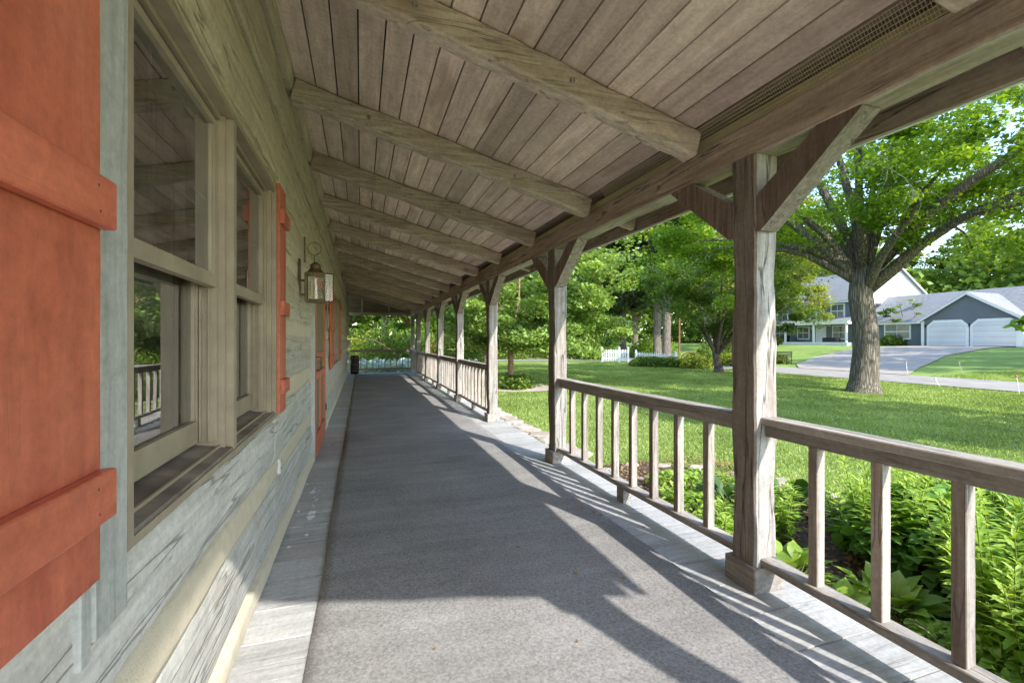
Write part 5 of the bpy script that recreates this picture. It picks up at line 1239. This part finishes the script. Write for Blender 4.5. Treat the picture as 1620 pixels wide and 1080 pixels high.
# ------------------------------------------------------------------ neighbour house
nb = empty('neighbour_house', (58, 40, .74), 'two-storey blue and white house with grey roofs, front porch and attached garage', 'house')
GZ = .74
def gable_block(parent, name, x0, x1, y0, y1, z0, ze, zr, axis, mat, roofmat, over=.35, gmat=None):
    """walls + gable; ridge along axis"""
    b = MB()
    if axis == 'Y':
        xm = (x0+x1)/2
        b.add([(x0,y0,z0),(x0,y1,z0),(x0,y1,ze),(x0,y0,ze)], [(0,1,2,3)]); b.add([(x1,y0,z0),(x1,y1,z0),(x1,y1,ze),(x1,y0,ze)], [(3,2,1,0)])
        g = MB() if gmat else b
        for yy in (y0, y1):
            g.add([(x0,yy,z0),(x1,yy,z0),(x1,yy,ze),(xm,yy,zr-.02),(x0,yy,ze)], [(0,1,2,3,4)])
            if gmat: g.build('gable_wall', gmat, parent); g = MB()
        wl = b.build(name, mat, parent)
        r = MB(); sl_ = (zr-ze)/(xm-x0)
        for s in (-1, 1):
            xe = xm + s*((x1-x0)/2+over); zo = ze - sl_*over
            v = [(xm,y0-over,zr),(xe,y0-over,zo),(xe,y1+over,zo),(xm,y1+over,zr)]; v += [(p[0],p[1],p[2]+.14) for p in v]
            r.add(v, [(0,3,2,1),(4,5,6,7),(0,1,5,4),(1,2,6,5),(2,3,7,6),(3,0,4,7)])
        rf = r.build('roof', roofmat, parent)
        tr_ = MB()
        for s in (-1, 1):
            xe = xm + s*((x1-x0)/2+over); zo = ze - sl_*over
            v = [(xm,y0-over-.03,zr-.08),(xe,y0-over-.03,zo-.08),(xe,y0-over-.03,zo+.10),(xm,y0-over-.03,zr+.10)]; v2 = [(p[0],p[1]+.028,p[2]) for p in v]
            tr_.add(v+v2, [(0,1,2,3),(7,6,5,4),(0,4,5,1),(1,5,6,2),(2,6,7,3),(3,7,4,0)])
            tr_.box((xe-.02 if s > 0 else xe-.05, y0-over, zo-.10), (xe+.05 if s > 0 else xe+.02, y1+over, zo+.08))
        tr_.build('fascia', M['white'], rf)
    else:
        ym = (y0+y1)/2
        b.add([(x0,y0,z0),(x1,y0,z0),(x1,y0,ze),(x0,y0,ze)], [(0,1,2,3)]); b.add([(x0,y1,z0),(x1,y1,z0),(x1,y1,ze),(x0,y1,ze)], [(3,2,1,0)])
        for xx in (x0, x1): b.add([(xx,y0,z0),(xx,y1,z0),(xx,y1,ze),(xx,ym,zr-.02),(xx,y0,ze)], [(0,1,2,3,4)])
        b.build(name, mat, parent)
        r = MB(); sl_ = (zr-ze)/(ym-y0)
        for s in (-1, 1):
            ye_ = ym + s*((y1-y0)/2+over); zo = ze - sl_*over
            v = [(x0-over,ym,zr),(x0-over,ye_,zo),(x1,ye_,zo),(x1,ym,zr)]; v += [(p[0],p[1],p[2]+.14) for p in v]
            r.add(v, [(0,3,2,1),(4,5,6,7),(0,1,5,4),(1,2,6,5),(2,3,7,6),(3,0,4,7)])
        rf = r.build('roof', roofmat, parent); tr_ = MB()
        for s in (-1, 1):
            ye_ = ym + s*((y1-y0)/2+over); zo = ze - sl_*over
            v = [(x0-over-.03,ym,zr-.10),(x0-over-.03,ye_,zo-.10),(x0-over-.03,ye_,zo+.10),(x0-over-.03,ym,zr+.10)]; v2 = [(p[0]+.028,p[1],p[2]) for p in v]
            tr_.add(v+v2, [(0,1,2,3),(7,6,5,4),(0,4,5,1),(1,5,6,2),(2,6,7,3),(3,7,4,0)])
        tr_.build('fascia', M['white'], rf)
    return rf
# main block: front at X=53.5, gable end at Y=36
gable_block(nb, 'main_wall', 53.5, 64.7, 36, 52, GZ-.4, 6.05, 9.75, 'Y', M['blue'], M['roofing'], .35, M['whites'])
# wing with ridge along Y behind the garage
gable_block(nb, 'wing_wall', 53.0, 62.0, 19.5, 35.9, GZ-.4, 3.30, 6.15, 'Y', M['blue'], M['roofing'], .35)
# garage gable to the road
gable_block(nb, 'garage_wall', 52.0, 57.6, 22.5, 29.5, GZ-.4, 3.25, 5.55, 'X', M['blue'], M['roofing'], .3)
def nwin(x, y0, y1, z0, z1, parent, lites=True):
    f = MB(); f.box((x-.09, y0-.14, z0-.14), (x-.005, y1+.14, z1+.14)); w_ = f.build('window', M['white'], parent)
    g = MB(); g.box((x-.11, y0, z0), (x-.0905, y1, z1)); g.build('pane', noisy('neighbour_glass', (.05,.07,.06), (.14,.17,.15), 1.5, .15, 0, spec=.6), w_)
    m_ = MB(); ym = (y0+y1)/2; zm = (z0+z1)/2
    m_.box((x-.125, y0, zm-.04), (x-.111, y1, zm+.04))
    if lites:
        m_.box((x-.121, ym-.02, z0), (x-.111, ym+.02, zm-.041)); m_.box((x-.121, ym-.02, zm+.041), (x-.111, ym+.02, z1))
    m_.build('muntin', M['white'], w_)
for (a_, c_) in ((38.2,39.6),(41.6,43.0),(45.6,47.0),(49,50.4)): nwin(53.5, a_, c_, 4.05, 5.5, nb)
for (a_, c_) in ((38.0,39.4),(42.6,44.0),(46.0,47.4),(49.2,50.6)): nwin(53.5, a_, c_, 1.55, 2.95, nb)
b = MB(); b.box((53.4, 40.3, .95), (53.495, 41.6, 3.05)); b.build('front_door', M['white'], nb)
nwin(53.0, 31.2, 33.4, 1.55, 2.9, nb)
# white corner boards
b = MB()
for (xx, yy, za, zb) in ((53.5,36,GZ,6.0),(53.5,52,GZ,6.0),(53.0,35.7,GZ,3.2),(52.0,29.5,GZ,3.2),(52.0,22.5,GZ,3.2),(53.0,30.0,GZ,3.2)): b.box((xx-.05, yy-.12, za-.3), (xx+.03, yy+.12, zb))
b.box((53.3, 36.15, 5.85), (53.42, 52, 6.0)); b.build('corner_board', M['white'], nb)
# gable end windows facing the sun
for (xa, xb, za, zb) in ((55.2,56.6,4.1,5.5),(55.2,56.6,1.6,3.0)):
    f = MB(); f.box((xa-.12, 35.91, za-.12), (xb+.12, 35.995, zb+.12)); w_ = f.build('window', M['white'], nb)
    g = MB(); g.box((xa, 35.89, za), (xb, 35.909, zb)); g.build('pane', M['darkint'], w_)
# porch of the neighbour
b = MB(); v = [(53.5,36,3.95),(51.0,36,3.40),(51.0,52,3.40),(53.5,52,3.95)]; v += [(p[0],p[1],p[2]+.12) for p in v]
b.add(v, [(0,3,2,1),(4,5,6,7),(0,1,5,4),(1,2,6,5),(2,3,7,6),(3,0,4,7)]); pr_ = b.build('porch_roof', M['roofing'], nb)
b = MB(); b.box((50.93, 35.95, 3.14), (50.99, 52.05, 3.50)); b.box((51.02, 35.97, 3.14), (53.4, 36.02, 3.42)); b.build('fascia', M['white'], pr_)
b = MB(); b.box((51.0, 36.1, GZ-.3), (53.4, 52, GZ+.33)); b.box((50.95, 36.05, GZ+.14), (50.995, 52, GZ+.36)); b.build('porch_floor', M['white'], nb)
for yy in (36.25, 40.1, 43.9, 47.7, 51.6):
    b = MB(); b.box((51.05, yy-.09, GZ+.331), (51.23, yy+.09, 3.36)); b.build('porch_post', M['white'], nb)
b = MB(); b.box((51.1, 37.5, GZ+.331), (52.0, 39.0, GZ+.9)); b.box((51.9, 44.5, GZ+.331), (52.6, 45.4, GZ+1.2)); b.build('porch_chair', M['black'], nb)
# garage doors with cut upper corners
for (ya, yb) in ((26.12, 28.92), (22.78, 25.62)):
    z0_, z1_ = GZ+.04, GZ+2.28; cc_ = .42
    def octo(x, e, zb): return [(x, ya-e, zb), (x, yb+e, zb), (x, yb+e, z1_-cc_+e*.4), (x, yb-cc_+e*.4, z1_+e), (x, ya+cc_-e*.4, z1_+e), (x, ya-e, z1_-cc_+e*.4)]
    b = MB(); A_ = octo(51.90, .20, z0_-.1); B_ = octo(51.995, .20, z0_-.1); b.add(A_+B_, [tuple(range(6)), tuple(reversed(range(6,12)))] + [(j, j+6, (j+1)%6+6, (j+1)%6) for j in range(6)]); 
    gd = b.build('garage_door_frame', M['white'], nb)
    b = MB(); A_ = octo(51.86, 0, z0_+.05); B_ = octo(51.899, 0, z0_+.05); b.add(A_+B_, [tuple(range(6)), tuple(reversed(range(6,12)))] + [(j, j+6, (j+1)%6+6, (j+1)%6) for j in range(6)]); b.build('door_panel', siding('garage_panel', (.66,.67,.68), .52), gd)
    b = MB(); b.box((51.85, ya+.02, z0_-.08), (51.89, yb-.02, z0_+.045)); b.build('door_seal', M['black'], gd)
b = MB()
for yy in (22.62, 25.87, 29.2): b.box((51.86, yy-.06, 2.55), (51.99, yy+.06, 2.82))
b.build('wall_lamp', M['black'], nb)

# ------------------------------------------------------------------ light, sky, camera
SV = Vector((.45, -1.25, 1.0)).normalized()
sun = bpy.data.lights.new('sun', 'SUN'); sun.energy = 7.6; sun.angle = R(.6); sun.color = (1.0, .955, .88)
so = bpy.data.objects.new('sun', sun); COL.objects.link(so); so.rotation_euler = SV.to_track_quat('Z', 'Y').to_euler()
w = bpy.data.worlds.new('World'); sc.world = w; w.use_nodes = True
N = w.node_tree.nodes; L = w.node_tree.links
bg = N.get('Background') or N.new('ShaderNodeBackground')
sk = N.new('ShaderNodeTexSky'); sk.sky_type = 'NISHITA'; sk.sun_disc = False
sk.sun_elevation = math.asin(SV.z); sk.sun_rotation = math.atan2(SV.x, SV.y); sk.altitude = 200; sk.dust_density = .6
L.new(sk.outputs[0], bg.inputs[0]); bg.inputs[1].default_value = .66
sc.view_settings.view_transform = 'Standard'; sc.view_settings.look = 'None'; sc.view_settings.exposure = 0; sc.view_settings.gamma = 1
cam = bpy.data.cameras.new('camera'); co = bpy.data.objects.new('camera', cam); COL.objects.link(co)
co.location = (0, 0, 1.33); co.rotation_euler = (R(90), 0, -TH)
cam.lens = 36*720/1620; cam.sensor_width = 36; cam.clip_start = .02; cam.clip_end = 1500
cam.shift_y = -2/1620
sc.camera = co
sc.cycles.max_bounces = 8; sc.cycles.diffuse_bounces = 4; sc.cycles.glossy_bounces = 3; sc.cycles.transmission_bounces = 4; sc.cycles.transparent_max_bounces = 10
